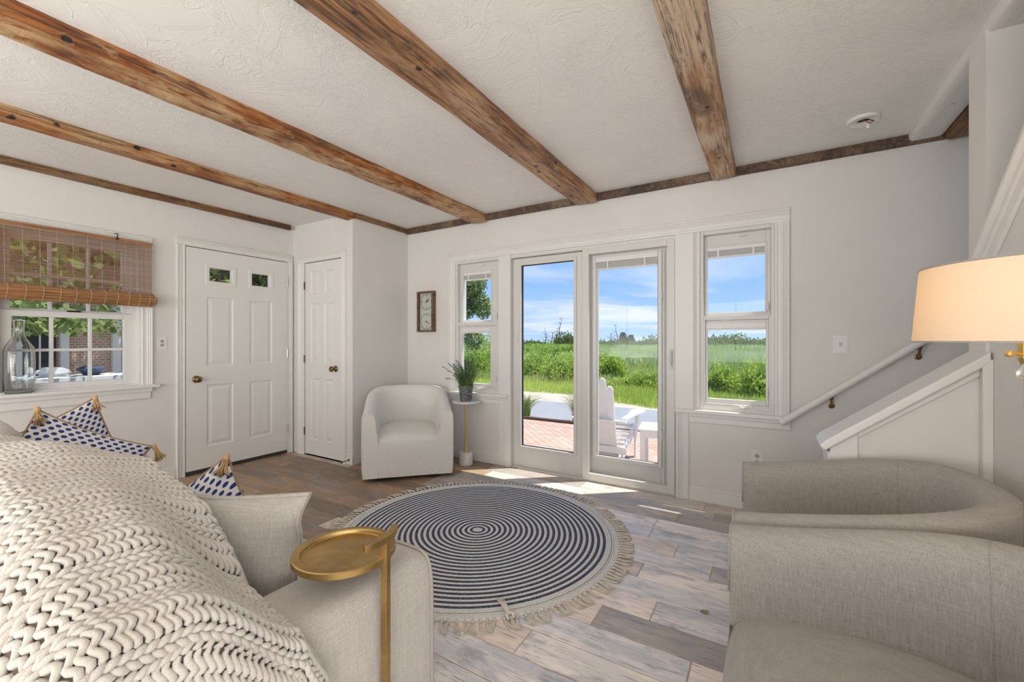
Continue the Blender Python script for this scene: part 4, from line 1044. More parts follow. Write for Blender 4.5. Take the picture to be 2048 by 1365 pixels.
lf = MB(); lf.grid(lambda u, v: ((u - .5) * 0.035, (v - .5) * 0.03 * math.sin(math.pi * min(max(u, .02), .98)), 0.003 + 0.006 * (u - .5) ** 2 * 4 + 0.004 * abs(v - .5)), 7, 5)
lf.tube([(0.016, 0, 0.006), (0.026, 0.004, 0.003)], 0.0008, 5)
o = lf.build('dry_leaf', simple('dry_leaf', (0.30, 0.30, 0.16), 0.8), None, smooth=True); o.location = (-0.237, 2.02, 0.0); o.rotation_euler = (0, 0, 0.6)
tag(o, 'small dried leaf lying on the plank floor beside the grey armchair', 'leaf')
# ------------------------------------------------------------------ marble drink stand and lavender
TX, TY = -2.487, 3.262
D_ = empty('side_table', (TX, TY, 0)); tag(D_, 'small drink stand with white marble top and base and thin brass pole', 'side table')
smooth_angle(MB().lathe([(0, 0), (0.062, 0), (0.066, 0.004), (0.066, 0.118), (0.062, 0.122), (0, 0.122)], 48).build('base', M['marble'], D_), 35)
MB().lathe([(0.026, 0.122), (0.024, 0.127), (0.009, 0.130), (0.009, 0.600), (0, 0.600)], 24).build('pole', M['polished_brass'], D_, smooth=False)
smooth_angle(MB().lathe([(0, 0.598), (0.130, 0.598), (0.134, 0.601), (0.134, 0.613), (0.130, 0.616), (0, 0.616)], 64).build('table_top', M['marble'], D_), 35)
g = G('aged_zinc'); co = g.coord(); nz = g.noise(co, 45, 6, 0.7)
zinc = g.fin(g.ramp(nz, [(0.35, (0.06, 0.065, 0.065)), (0.5, (0.16, 0.165, 0.16)), (0.66, (0.34, 0.35, 0.34))]), 0.55, 0.4, g.bump(nz, 0.001))
PL = empty('potted_lavender', (TX, TY, 0.616)); tag(PL, 'lavender in a grey zinc pot on the small marble stand', 'plant')
mb = MB(); mb.lathe([(0, 0), (0.053, 0), (0.055, 0.004), (0.069, 0.125), (0.074, 0.127), (0.075, 0.143), (0.072, 0.147), (0.068, 0.144), (0.062, 0.12), (0, 0.118)], 40); smooth_angle(mb.build('pot', zinc, PL), 40)
MB().lathe([(0.064, 0.118), (0.05, 0.128), (0, 0.132)], 20).build('soil', simple('soil', (0.05, 0.035, 0.02), 1), PL)
leafm = simple('lavender_leaf', (0.13, 0.22, 0.075), 0.7, cvar=0.4); flow = simple('lavender_flower', (0.10, 0.09, 0.17), 0.8, cvar=0.3)
rr = random.Random(4); lv = MB(); fl = MB()
def bladequad(mb, p, d, ln, w, rr):
    d = d.normalized(); s = d.cross(Vector((rr.uniform(-1, 1), rr.uniform(-1, 1), rr.uniform(-1, 1)))).normalized() * w
    mb.add([p - s * 0.4, p + s * 0.4, p + d * ln * 0.5 + s, p + d * ln, p + d * ln * 0.5 - s], [(0, 1, 2, 3, 4)])
for i in range(210):
    a = rr.uniform(0, 6.28); le = rr.uniform(0.02, 0.55) ; L_ = rr.uniform(0.09, 0.25); b = Vector((rr.uniform(-.045, .045), rr.uniform(-.045, .045), 0.125))
    d = Vector((math.cos(a) * le, math.sin(a) * le, 1)).normalized(); pts = [b + d * L_ * t + Vector((math.cos(a), math.sin(a), 0)) * 0.03 * t * t for t in (0, .3, .6, 1)]
    lv.tube(pts, [0.0013, 0.0012, 0.0010, 0.0006], 4)
    for q in range(22):
        t = rr.uniform(0.05, 1); bladequad(lv, b.lerp(pts[-1], t), d + Vector((rr.uniform(-1, 1), rr.uniform(-1, 1), rr.uniform(-.2, .8))) * 0.8, rr.uniform(.012, .026), 0.0016, rr)
# long flowering stems, most of them leaning to the left (-x)
stems = [(-0.265, 0.175, -.03), (-0.235, 0.130, .02), (-0.245, 0.055, 0), (-0.20, 0.21, -.02), (-0.17, 0.165, .03), (-0.155, 0.20, .0), (-0.14, 0.235, .03), (-0.12, 0.20, -.04), (-0.17, 0.085, .02), (-0.10, 0.18, .03), (-0.075, 0.235, -.02), (-0.04, 0.15, 0), (-0.02, 0.24, .02), (0.03, 0.22, .0), (0.06, 0.26, .03), (0.08, 0.235, -.02), (0.13, 0.20, .02), (0.20, 0.185, .03), (0.11, 0.15, -.03), (-0.11, 0.10, -.02), (0.03, 0.17, -.04), (-0.13, 0.14, 0.01)]
for (dx, dz, dy) in stems:
    b = Vector((dx * 0.12, dy * 0.3, 0.125)); e = Vector((dx, dy, 0.145 + dz)); c_ = b.lerp(e, 0.45) + Vector((-dx * 0.12, 0, 0.05))
    P_ = lambda t: b * (1 - t) ** 2 + c_ * 2 * t * (1 - t) + e * t * t
    lv.tube([P_(t / 8) for t in range(9)], 0.0013, 4)
    for q in range(9):
        t = 0.80 + 0.2 * q / 8
        if q in (1, 3) and rr.random() < .6: continue
        p = P_(t); dd = (P_(1) - P_(.8)).normalized()
        for k in range(5): bladequad(fl, p, dd + Vector((rr.uniform(-1, 1), rr.uniform(-1, 1), rr.uniform(-1, 1))) * .8, rr.uniform(.007, .012), .0030, rr)
lv.build('foliage', leafm, PL); fl.build('flower_spikes', flow, PL)

# ------------------------------------------------------------------ wall clock with two dials
wood = wood_beam('clock_frame_wood', (0.16, 0.085, 0.04), (0.20, 0.11, 0.055), (0.07, 0.04, 0.02), (0.26, 0.16, 0.09), 2.2)
x0, x1, z0, z1 = -3.228, -3.003, 1.287, 1.719
CK = empty('wall_clock', ((x0 + x1) / 2, YA, 1.5)); tag(CK, 'tall wooden wall instrument with two round cream dials, left of the windows', 'clock')
CT = Matrix.Translation(-CK.location)
ring(MB(), x0, x1, z0, z1, 0.020, YA - 0.052, YA).xf(CT).build('frame', wood, CK, bevel=0.0015)
MB().box(x0 + 0.018, x1 - 0.018, YA - 0.02, YA - 0.014, z0 + 0.018, z1 - 0.018).xf(CT).build('face_plate', simple('dial_paper', (0.66, 0.64, 0.57), 0.6, cvar=0.05), CK)
xm = (x0 + x1) / 2; ink = simple('dial_ink', (0.03, 0.03, 0.03), 0.6); hb = MB(); dl = MB()
for zc, rr_, hands in ((1.608, 0.083, ((35, 0.058), (68, 0.062))), (1.398, 0.083, ((122, 0.058),))):
    hb = MB()
    dl.tube([(xm + rr_ * math.cos(a * math.pi / 32), YA - 0.0215, zc + rr_ * math.sin(a * math.pi / 32)) for a in range(64)], 0.0016, 6, closed=True)
    for k in range(24):
        a = k * math.pi / 12; dl.tube([(xm + q * math.cos(a), YA - 0.0212, zc + q * math.sin(a)) for q in (rr_ - 0.008, rr_ - 0.002)], 0.0007, 4)
    for ang, ln in hands:
        a = R(90 - ang); d = Vector((math.cos(a), 0, math.sin(a))); s = Vector((-d.z, 0, d.x)) * 0.0035; c_ = Vector((xm, YA - 0.025, zc))
        v = [c_ - d * .012 - s, c_ - d * .012 + s, c_ + d * ln * .5 + s * .8, c_ + d * ln, c_ + d * ln * .5 - s * .8]
        hb.add([tuple(p) for p in v] + [tuple(p + Vector((0, .0015, 0))) for p in v], [(0, 1, 2, 3, 4), (9, 8, 7, 6, 5)] + [(i, (i + 1) % 5, 5 + (i + 1) % 5, 5 + i) for i in range(5)])
    hb.lathe([(0, -0.028), (0.005, -0.028), (0.005, -0.02), (0, -0.02)], 12, (xm, YA, zc), axis='y'); hb.xf(CT).build('dial_hands', ink, CK)
dl.xf(CT).build('dial_rings', ink, CK)
def text(s, loc, size, mat, parent, rot=(R(90), 0, 0)):
    c = bpy.data.curves.new('lettering', 'FONT'); c.body = s; c.size = size; c.align_x = 'CENTER'; c.align_y = 'CENTER'; c.extrude = 0.0003
    o = bpy.data.objects.new('lettering', c); COL.objects.link(o); c.materials.append(mat)
    bpy.context.view_layer.update(); me = bpy.data.meshes.new_from_object(o.evaluated_get(bpy.context.evaluated_depsgraph_get())); bpy.data.objects.remove(o); o = bpy.data.objects.new('lettering', me); COL.objects.link(o)
    o.parent = parent; o.location = loc; o.rotation_euler = rot; return o
for s, dx, dz in (('N', 0, 0.066), ('S', 0, -0.066), ('E', 0.066, 0), ('W', -0.066, 0)): text(s, (dx, -0.0212, 0.108 + dz), 0.024, ink, CK)
for s, dz in (('HI', 0.070), ('LO', -0.070)): text(s, (0, -0.0212, -0.102 + dz), 0.015, ink, CK)
MB().box(x0 + 0.018, x1 - 0.018, YA - 0.042, YA - 0.040, z0 + 0.018, z1 - 0.018).xf(CT).build('cover_glass', M['pane'], CK)

# ------------------------------------------------------------------ reed roll-up blind
BL = empty('reed_blind', (XB + 0.06, 1.0, 2.0)); tag(BL, 'rolled-up bamboo reed blind hanging over the left window', 'blind')
BT = Matrix.Translation(-BL.location)
g = G('split_reed'); co = g.coord(); s_ = g.mapping(co, (20, 3.5, 160)); nz = g.noise(s_, 1.0, 3, 0.6)
reed = g.fin(g.ramp(nz, [(0.28, (0.07, 0.03, 0.012)), (0.42, (0.27, 0.12, 0.045)), (0.58, (0.43, 0.22, 0.09)), (0.78, (0.56, 0.34, 0.17))]), 0.6)
reed_t = G('thin_reed'); co = reed_t.coord(); nz = reed_t.noise(reed_t.mapping(co, (20, 2.5, 190)), 1.0, 3, 0.6)
cc = reed_t.ramp(nz, [(0.28, (0.14, 0.06, 0.03)), (0.42, (0.36, 0.17, 0.08)), (0.60, (0.52, 0.28, 0.14)), (0.8, (0.66, 0.42, 0.25))])
tl = reed_t.n('ShaderNodeBsdfTranslucent', {'Color': cc}); mxs = reed_t.n('ShaderNodeMixShader', {0: 0.35}); reed_t.set(reed_t.b.inputs['Base Color'], cc); reed_t.set(reed_t.b.inputs['Roughness'], 0.6)
reed_t.t.links.new(reed_t.b.outputs[0], mxs.inputs[1]); reed_t.t.links.new(tl.outputs[0], mxs.inputs[2]); reed_t.t.links.new(mxs.outputs[0], reed_t.o.inputs[0]); reed_t = reed_t.m
rr = random.Random(6); xb = XB + 0.062; mb = MB(); z = 1.575
while z < 1.972:
    hgt = rr.choice([0.0016, 0.0022, 0.0028, 0.0018]); mb_y1 = 1.450 + rr.uniform(-.004, .002); w1, w2 = rr.uniform(-.0008, .0008), rr.uniform(-.0008, .0008)
    n = 7; vs_ = []
    for i in range(n):
        y = 0.58 + (mb_y1 - 0.58) * i / (n - 1); dz = w1 * math.sin(i * 1.3 + z * 90) + w2 * math.sin(i * .6)
        for dx, dh in ((-.0009, 0), (.0009, 0), (.0009, hgt), (-.0009, hgt)): vs_.append((xb + dx, y, z + dh + dz))
    mb.add(vs_, [(i * 4 + k, i * 4 + (k + 1) % 4, (i + 1) * 4 + (k + 1) % 4, (i + 1) * 4 + k) for i in range(n - 1) for k in range(4)] + [(0, 1, 2, 3), (27, 26, 25, 24)])
    z += hgt + rr.choice([0.0014, 0.0022, 0.0030, 0.0018, 0.0024])
mb.xf(BT).build('reed_slats', reed_t, BL)
MB().box(xb - 0.004, xb + 0.004, 0.58, 1.452, 1.972, 1.992).xf(BT).build('head_rail', reed, BL, bevel=0.001)
mb = MB(); rc, zc, xc_ = 0.052, 1.520, xb + 0.012; nst = 58
pf = []
for k in range(nst):
    a = 2 * math.pi * k / nst
    for f, q in ((0.0, 0.985), (0.3, 1.02), (0.7, 1.02), (0.97, 0.985)):
        aa = a + 2 * math.pi / nst * f; pf.append((xc_ + rc * q * math.cos(aa) * 0.92, zc + rc * q * math.sin(aa)))
mb.prism([(p[0], p[1]) for p in pf], 'y', 0.58, 1.446)
mb.lathe([(rc * 0.90, 1.446), (rc * 0.84, 1.457), (rc * 0.5, 1.469), (0, 1.475)], 26, (xc_, 0, zc), axis='y')
mb.xf(BT).build('reed_roll', reed, BL)
M['cord_toggle'] = simple('cord_toggle', (0.30, 0.16, 0.10), 0.6)
cord = simple('cotton_cord', (0.62, 0.50, 0.36), 0.9); mb = MB()
for i, y in enumerate((0.66, 0.742, 0.822, 0.905, 0.985, 1.062, 1.140, 1.212, 1.280, 1.345, 1.405, 1.440)):
    if i < 11:
        mb.tube([(xb + 0.003, y, 1.975), (xb + 0.0035, y + 0.002, 1.77), (xb + 0.003, y + 0.004, 1.575)], 0.0008, 5)
    mb.tube([(xc_ + (rc + .002) * math.cos(a) * .95, y + 0.008 + 0.003 * math.sin(2 * a), zc + (rc + .002) * math.sin(a)) for a in [k * math.pi / 12 for k in range(24)]], 0.0014, 5, closed=True)
mb.xf(BT).build('binding_cord', cord, BL)
for y in (0.600, 1.228): mb = MB(); mb.tube([(xb, y, 1.99), (xb + 0.012, y, 2.0), (xb - 0.004, y + 0.006, 2.012), (xb + 0.010, y, 2.022), (XB + 0.012, y - 0.004, 2.03)], 0.003, 8); mb.lathe([(0, 0), (0.008, 0.001), (0.009, 0.006), (0, 0.009)], 10, (xb + 0.004, y, 1.984), axis='x'); mb.xf(BT).build('hook', M['black'], BL)
for y, z in ((0.70, 1.597), (1.243, 1.598)): mb = MB(); mb.tube([(xb + 0.006, y, z + .022), (xb + 0.008, y + .004, z + .006), (xb + 0.008, y - .004, z - .010), (xb + .006, y + .002, z - .024)], [0.003, 0.011, 0.010, 0.004], 8, flat=.4); mb.xf(BT).build('cord_toggle', M['cord_toggle'], BL)

# ------------------------------------------------------------------ big glass bottle on the sill
def bottle_prof():
    return [(0.001, 0.004), (0.055, 0.0), (0.068, 0.006), (0.073, 0.020), (0.073, 0.10), (0.074, 0.22), (0.073, 0.285), (0.068, 0.315), (0.055, 0.342), (0.038, 0.372), (0.029, 0.395), (0.027, 0.43), (0.027, 0.490), (0.031, 0.494), (0.031, 0.506), (0.027, 0.508)]
def bottle_in():
    return [(0.0235, 0.506), (0.0230, 0.43), (0.025, 0.395), (0.034, 0.372), (0.051, 0.342), (0.064, 0.313), (0.069, 0.284), (0.070, 0.22), (0.069, 0.10), (0.068, 0.024), (0.060, 0.012), (0.001, 0.014)]
mb = MB(); pr_ = bottle_prof() + bottle_in(); n = 56; vv = []
for r_, h_ in pr_:
    sq = sst((0.36 - h_) / 0.06) * 0.75
    for k in range(n):
        a = 2 * math.pi * k / n; e = 1 - 0.42 * sq; ca, sa = math.cos(a), math.sin(a)
        x = math.copysign(abs(ca) ** e, ca) * r_; y = math.copysign(abs(sa) ** e, sa) * r_; w_ = 1 + 0.012 * math.sin(7 * h_ * 10 + 3 * a) * sq
        vv.append((x * w_ * 0.9, y * w_, h_))
m = len(pr_); mb.add(vv, [(i * n + k, i * n + (k + 1) % n, (i + 1) * n + (k + 1) % n, (i + 1) * n + k) for i in range(m - 1) for k in range(n)] + [tuple(range(n))[::-1], tuple((m - 1) * n + k for k in range(n))])
o = mb.build('glass_bottle', M['bottleglass'], None, smooth=True); face_normals_out(o); o.location = (XB + 0.0, 0.738, 0.8325)
tag(o, 'tall pale green glass bottle with a narrow neck on the left window sill', 'bottle')

# ------------------------------------------------------------------ wall plates
beige = simple('old_ivory_plastic', (0.55, 0.50, 0.40), 0.4); dark = simple('slot_dark', (0.03, 0.03, 0.03), 0.6)
E_ = empty('wall_outlet', (XB, 1.535, 1.172)); tag(E_, 'double outlet plate on the wall between the blind and entry door', 'outlet')
MB().box(0, 0.005, -0.033, 0.033, -0.055, 0.055).build('cover_plate', M['white'], E_, bevel=0.002)
mb = MB(); d2 = MB()
for z in (-0.016, 0.016):
    mb.lathe([(0, 0), (0.014, 0), (0.014, 0.008), (0, 0.008)], 20, (0, 0, z), axis='x'); [d2.box(0.008, 0.009, y - .001, y + .001, z - .005, z + .005) for y in (-.005, .005)]
mb.build('socket', beige, E_); d2.build('slots', dark, E_)
E_ = empty('light_switch', (0.400, YA, 1.170)); tag(E_, 'white light switch with a brown toggle on the wall above the handrail', 'switch')
MB().box(-0.039, 0.039, -0.005, 0, -0.058, 0.058).build('cover_plate', M['white'], E_, bevel=0.002)
MB().box(-0.0055, 0.0055, -0.013, -0.003, -0.012, 0.012).build('toggle', beige, E_, bevel=0.002)
E_ = empty('wall_outlet', (-0.062, YA, 0.365)); tag(E_, 'white outlet plate low on the wall behind the grey armchairs', 'outlet')
MB().box(-0.037, 0.037, -0.005, 0, -0.057, 0.057).build('cover_plate', M['white'], E_, bevel=0.002)
mb = MB(); d2 = MB()
for z in (-0.022, 0.022):
    mb.lathe([(0, -0.008), (0.015, -0.008), (0.016, 0), (0, 0)], 20, (0, 0, z), axis='y'); [d2.box(x - .0013, x + .0013, -.0092, -.008, z - .005, z + .005) for x in (-.006, .006)]
mb.build('socket', beige, E_); d2.build('slots', dark, E_)
mb = MB(); mb.tube([(-3.447, YC - 0.012, 0.045), (-3.447, YC - 0.085, 0.043)], 0.0045, 8); mb.lathe([(0, -0.10), (0.010, -0.099), (0.012, -0.09), (0.010, -0.082), (0, -0.082)], 14, (-3.447, YC - 0.0, 0.043), axis='y')
mb.lathe([(0, -0.018), (0.010, -0.018), (0.012, -0.0125), (0, -0.0125)], 12, (-3.447, YC, 0.045), axis='y')
o = mb.build('door_stop', M['oldbrass'], None); tag(o, 'small brass door stop on the baseboard right of the closet door', 'door stop')

# ------------------------------------------------------------------ handrail on the window wall
p0, p1 = Vector((0.075, YA - 0.066, 0.641)), Vector((1.60, YA - 0.066, 1.835))
H_ = empty('stair_handrail', tuple(p0)); tag(H_, 'round white handrail on iron brackets rising beside the stairs', 'handrail')
mb = MB().tube([p0, p0 + (p1 - p0) * 0.004, p0.lerp(p1, .5), p1], [0.019, 0.022, 0.022, 0.022], 24); o = mb.xf(Matrix.Translation(-p0)).build('rail', M['trim'], H_); smooth_angle(o, 40)
for u in (0.180, 0.452, 0.80):
    c_ = p0.lerp(p1, u); mb = MB()
    mb.tube([(c_.x + .004, YA, c_.z - .085), (c_.x + .004, YA - .03, c_.z - .07), (c_.x, YA - .060, c_.z - .045), (c_.x, YA - .066, c_.z - .022)], [0.013, 0.008, 0.007, 0.012], 10)
    mb.lathe([(0, -0.001), (0.018, -0.001), (0.018, -0.008), (0, -0.012)], 16, (c_.x + .004, YA, c_.z - .085), axis='y')
    mb.tube([c_ + (p1 - p0).normalized() * -0.022 + Vector((0, 0, -.024)), c_ + (p1 - p0).normalized() * 0.028 + Vector((0, 0, -.024))], 0.006, 8)
    mb.xf(Matrix.Translation(-p0)).build('bracket', M['oldbrass'], H_)
for i in range(6):
    x = 0.34 + 0.255 * i; struct(MB().box(x, 2.2, 2.505, YA - 0.002, 0, 0.19 * (i + 1)).build('step_%d' % (i + 1), M['trim']))

# ------------------------------------------------------------------ ceiling mount with loose wires
C_ = empty('smoke_detector_base', (0.455, 3.015, ZC)); tag(C_, 'round white ceiling mounting base with loose wires hanging out', 'mounting plate')
smooth_angle(MB().lathe([(0.027, -0.001), (0.074, 0), (0.074, -0.012), (0.069, -0.016), (0.058, -0.013), (0.036, -0.015), (0.030, -0.012), (0.027, -0.004)], 48, cap=False).build('mount_ring', M['white'], C_), 40)
MB().lathe([(0, -0.0015), (0.030, -0.0015), (0.030, -0.003), (0, -0.003)], 24).build('junction_hole', dark, C_)
for col, pts in (((0.02, 0.02, 0.02), [(0.01, 0.0, -.002), (.035, -.01, -.02), (.04, -.035, -.035), (.02, -.05, -.05)]), ((0.45, 0.03, 0.03), [(-.01, 0, -.002), (-.005, -.025, -.02), (.01, -.035, -.03), (.02, -.04, -.045)]), ((0.75, 0.73, 0.7), [(0, .01, -.002), (.025, 0, -.025), (.015, -.03, -.04), (.012, -.045, -.06)])):
    MB().tube(pts, 0.0022, 6).build('wire', simple('wire_' + ('black' if sum(col) < .2 else 'red' if col[0] < .6 else 'white'), col, 0.5), C_, smooth=True)
MB().box(0.005, 0.018, -0.052, -0.04, -0.075, -0.052).build('wire_connector', M['white'], C_, bevel=0.002)

# ------------------------------------------------------------------ floor lamp between the grey armchairs
LX, LY = 0.520, 1.463
F_ = empty('floor_lamp', (LX, LY, 0)); tag(F_, 'lit lamp with a cream drum shade and brass switch, behind the grey armchairs', 'lamp')
g = G('linen_lampshade'); co = g.coord(); w1 = g.noise(g.mapping(co, (1, 1, 9)), 90, 3); c_ = g.mix(g.rng(w1, 0.3, 0.7), (0.84, 0.78, 0.68), (0.90, 0.85, 0.76))
df = g.n('ShaderNodeBsdfDiffuse', {'Color': c_}); tl = g.n('ShaderNodeBsdfTranslucent', {'Color': (0.95, 0.69, 0.37, 1)}); ms = g.n('ShaderNodeMixShader', {0: 0.45})
g.t.links.new(df.outputs[0], ms.inputs[1]); g.t.links.new(tl.outputs[0], ms.inputs[2]); g.t.links.new(ms.outputs[0], g.o.inputs[0]); g.t.nodes.remove(g.b)
mb = MB(); mb.lathe([(0.199, 1.188), (0.185, 1.372)], 96, cap=False); o = mb.build('lamp_shade', g.m, F_, smooth=True)
mb = MB(); mb.lathe([(0.1995, 1.186), (0.2005, 1.190), (0.1975, 1.190)], 96, cap=False); mb.lathe([(0.1855, 1.372), (0.1865, 1.368), (0.1835, 1.371)], 96, cap=False); mb.build('shade_trim', M['linen_grey'], F_, smooth=True)
mb = MB()
for k in range(3):
    a = k * 2.094 + 0.5; mb.tube([(0, 0, 1.345), (0.184 * math.cos(a), 0.184 * math.sin(a), 1.36)], 0.0018, 6)
mb.tube([(0, 0, 1.15), (0.03, 0, 1.18), (0.035, 0, 1.28), (0, 0, 1.345)], 0.0015, 6); mb.build('harp', M['polished_brass'], F_)
mb = MB(); mb.lathe([(0, 1.135), (0.014, 1.137), (0.019, 1.150), (0.019, 1.185), (0.014, 1.195), (0, 1.195)], 24); mb.build('socket', M['polished_brass'], F_)
key = Vector((-math.cos(R(20)), -math.sin(R(20)), 0)); key = Vector((-0.856, -0.5166, 0))
mb = MB(); mb.tube([key * 0.015 + Vector((0, 0, 1.160)), key * 0.040 + Vector((0, 0, 1.160))], 0.0035, 10); mb.tube([key * 0.040 + Vector((0, 0, 1.160)), key * 0.043 + Vector((0, 0, 1.160)), key * 0.049 + Vector((0, 0, 1.160)), key * 0.052 + Vector((0, 0, 1.160))], [0.003, 0.0075, 0.0075, 0.003], 14)
mb.build('switch_key', M['polished_brass'], F_)
mb = MB(); mb.lathe([(0.006, 1.10), (0.018, 1.105), (0.020, 1.118), (0.012, 1.128), (0.014, 1.138), (0.006, 1.140)], 24); mb.build('glass_neck', M['bottleglass'], F_, smooth=True)
mb = MB(); mb.lathe([(0, 0.0), (0.055, 0.0), (0.055, 0.010), (0.010, 0.018), (0.008, 0.03), (0.008, 1.105), (0, 1.105)], 28); mb.build('pole', M['polished_brass'], F_, smooth=False)
mb = MB(); mb.lathe([(0.0, 1.20), (0.012, 1.205), (0.030, 1.245), (0.028, 1.27), (0.012, 1.292), (0, 1.295)], 20); 
bulb = simple('lit_bulb', (1, 1, 1), 0.5, Emission_Color=(1.0, 0.62, 0.30, 1), Emission_Strength=3.0); mb.build('bulb', bulb, F_, smooth=True)
ld = bpy.data.lights.new('bulb_light', 'POINT'); lo = bpy.data.objects.new('bulb_light', ld); COL.objects.link(lo); lo.location = (LX, LY, 1.28); ld.energy = 2.0; ld.color = (1.0, 0.66, 0.32); ld.shadow_soft_size = 0.04
# ------------------------------------------------------------------ outside, lake side
GZ = -0.18
def plane(name, x0, x1, y0, y1, z, mat, kind='structure'):
    o = MB().add([(x0, y0, z), (x1, y0, z), (x1, y1, z), (x0, y1, z)], [(0, 1, 2, 3)]).build(name, mat); o['kind'] = kind; return o
g = G('sand_shoulder'); co = g.coord(); nz = g.noise(co, 3, 6, 0.6)
plane('ground', -90, 60, 8.6, 40, GZ - 0.02, g.fin(g.mix(g.rng(nz, 0.35, 0.65), (0.50, 0.42, 0.31), (0.60, 0.53, 0.42)), 1.0))
g = G('asphalt'); co = g.coord(); nz = g.noise(co, 60, 4, 0.7); n2 = g.noise(co, 0.6, 3)
plane('road', -60, 40, 6.55, 8.72, GZ - 0.01, g.fin(g.mix(g.rng(n2, .3, .7), g.mix(nz, (0.24, 0.24, 0.25), (0.34, 0.34, 0.35)), (0.36, 0.36, 0.37)), 0.9, normal=g.bump(nz, 0.003)))
g = G('brick_paving'); co = g.coord()
mp = g.mapping(co, (1, 1, 1), (0, 0, R(45)))
bk = g.n('ShaderNodeTexBrick', {'Vector': mp, 'Scale': 1.0, 'Mortar Size': 0.004, 'Brick Width': 0.2, 'Row Height': 0.1, 'Color1': (0.52, 0.31, 0.22, 1), 'Color2': (0.62, 0.40, 0.30, 1), 'Mortar': (0.24, 0.16, 0.13, 1)})
nz = g.noise(co, 2.2, 4); mcol = g.mix(g.rng(nz, .35, .65), bk.outputs[0], g.mix(0.35, bk.outputs[0], (0.62, 0.50, 0.42)))
seam = g.n('ShaderNodeSeparateXYZ', {0: co}); sm = g.rng(g.math('ABSOLUTE', g.math('SUBTRACT', g.math('FRACT', g.math('DIVIDE', seam.outputs[1], 0.62)), 0.5)), 0.488, 0.492)
mcol = g.mix(g.math('MULTIPLY', sm, 0.8), mcol, (0.10, 0.06, 0.05))
plane('patio', -9, 6, 3.58, 6.5, GZ, g.fin(mcol, 0.85, normal=g.bump(bk.outputs['Fac'], -0.004)))
o = MB().box(-9, 6, 6.48, 6.58, GZ - 0.1, GZ + 0.035).build('trim_18', simple('timber_edging', (0.10, 0.055, 0.035), 0.9, bscale=30, bdist=0.01)); struct(o)
MB_ = MB().box(-2.08, -0.60, YA + 0.14, YA + 0.34, GZ, -0.02); struct(MB_.build('step_7', simple('stone_step', (0.5, 0.48, 0.45), 0.9)))
# marsh ground: gentle rise covered by grass
def verge(x): return 10.2 - 1.25 * sst((x + 4.6) / 2.9)
def marsh_z(x, y):
    return GZ - 0.018 + 0.30 * sst((y - 11.5) / 6.0) + 0.10 * sst((y - 20) / 30) + 0.07 * math.sin(x * 0.35 + y * .2) * sst((y - 12) / 6)
g = G('marsh_ground'); co = g.coord(); nz = g.noise(co, 0.5, 6, 0.65)
mb = MB(); mb.grid(lambda u, v: (lambda x: (x, verge(x) + 62 * v ** 1.5, marsh_z(x, verge(x) + 62 * v ** 1.5)))(-75 + 115 * u), 140, 60)
o = mb.build('marsh_ground', g.fin(g.ramp(nz, [(0.3, (0.12, 0.19, 0.04)), (0.5, (0.25, 0.34, 0.08)), (0.7, (0.36, 0.42, 0.14))]), 1.0), smooth=True); o['kind'] = 'structure'
plane('sea', -400, 300, 72, 500, 0.2, simple('sea_water', (0.10, 0.22, 0.40), 0.25))
plane('beach', -120, 80, 62, 73, 0.62, simple('beach_sand', (0.62, 0.55, 0.44), 1.0))

def leafmat(name, a, b, tl_=0.35):
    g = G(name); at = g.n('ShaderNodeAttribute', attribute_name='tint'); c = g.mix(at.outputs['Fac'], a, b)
    d = g.n('ShaderNodeBsdfDiffuse', {'Color': c}); t = g.n('ShaderNodeBsdfTranslucent', {'Color': g.mix(0.4, c, (0.55, 0.65, 0.10))}); m = g.n('ShaderNodeMixShader', {0: tl_})
    g.t.links.new(d.outputs[0], m.inputs[1]); g.t.links.new(t.outputs[0], m.inputs[2]); g.t.links.new(m.outputs[0], g.o.inputs[0]); g.t.nodes.remove(g.b)
    return g.m
rs = np.random.default_rng(3)
def cards(name, P, D, Wd, S, tint, mat, tri=True, parent=None):
    """P base points, D tip vectors, Wd half-width vectors; S unused; one narrow leaf (4 verts) each"""
    n = len(P); V = np.empty((n, 4, 3)); V[:, 0] = P - Wd * .5; V[:, 1] = P + Wd * .5; V[:, 2] = P + D * .55 + Wd; V[:, 3] = P + D
    V2 = np.empty((n, 5, 3)); V2[:, 0] = P - Wd * .35; V2[:, 1] = P + Wd * .35; V2[:, 2] = P + D * .5 + Wd; V2[:, 3] = P + D; V2[:, 4] = P + D * .5 - Wd
    me = bpy.data.meshes.new(name); me.vertices.add(n * 5); me.vertices.foreach_set('co', V2.reshape(-1).astype(np.float32))
    me.loops.add(n * 5); me.loops.foreach_set('vertex_index', np.arange(n * 5, dtype=np.int32)); me.polygons.add(n)
    me.polygons.foreach_set('loop_start', np.arange(0, n * 5, 5, dtype=np.int32)); me.polygons.foreach_set('loop_total', np.full(n, 5, dtype=np.int32))
    me.update(calc_edges=True); me.validate()
    a = me.attributes.new('tint', 'FLOAT', 'POINT'); a.data.foreach_set('value', np.repeat(tint, 5).astype(np.float32))
    me.materials.append(mat); o = bpy.data.objects.new(name, me); COL.objects.link(o); o.parent = parent
    return o
def unit(v): return v / np.linalg.norm(v, axis=1, keepdims=True)
M['grass'] = leafmat('marsh_grass', (0.27, 0.34, 0.09), (0.68, 0.68, 0.30))
M['lawn'] = leafmat('verge_grass', (0.42, 0.50, 0.10), (0.86, 0.86, 0.28))
M['reed'] = leafmat('silvery_reeds', (0.36, 0.44, 0.17), (0.68, 0.72, 0.44))
M['shrub'] = leafmat('bright_shrub_leaf', (0.10, 0.20, 0.03), (0.58, 0.70, 0.15))
M['dark_leaf'] = leafmat('dark_shrub_leaf', (0.045, 0.085, 0.035), (0.15, 0.21, 0.08))
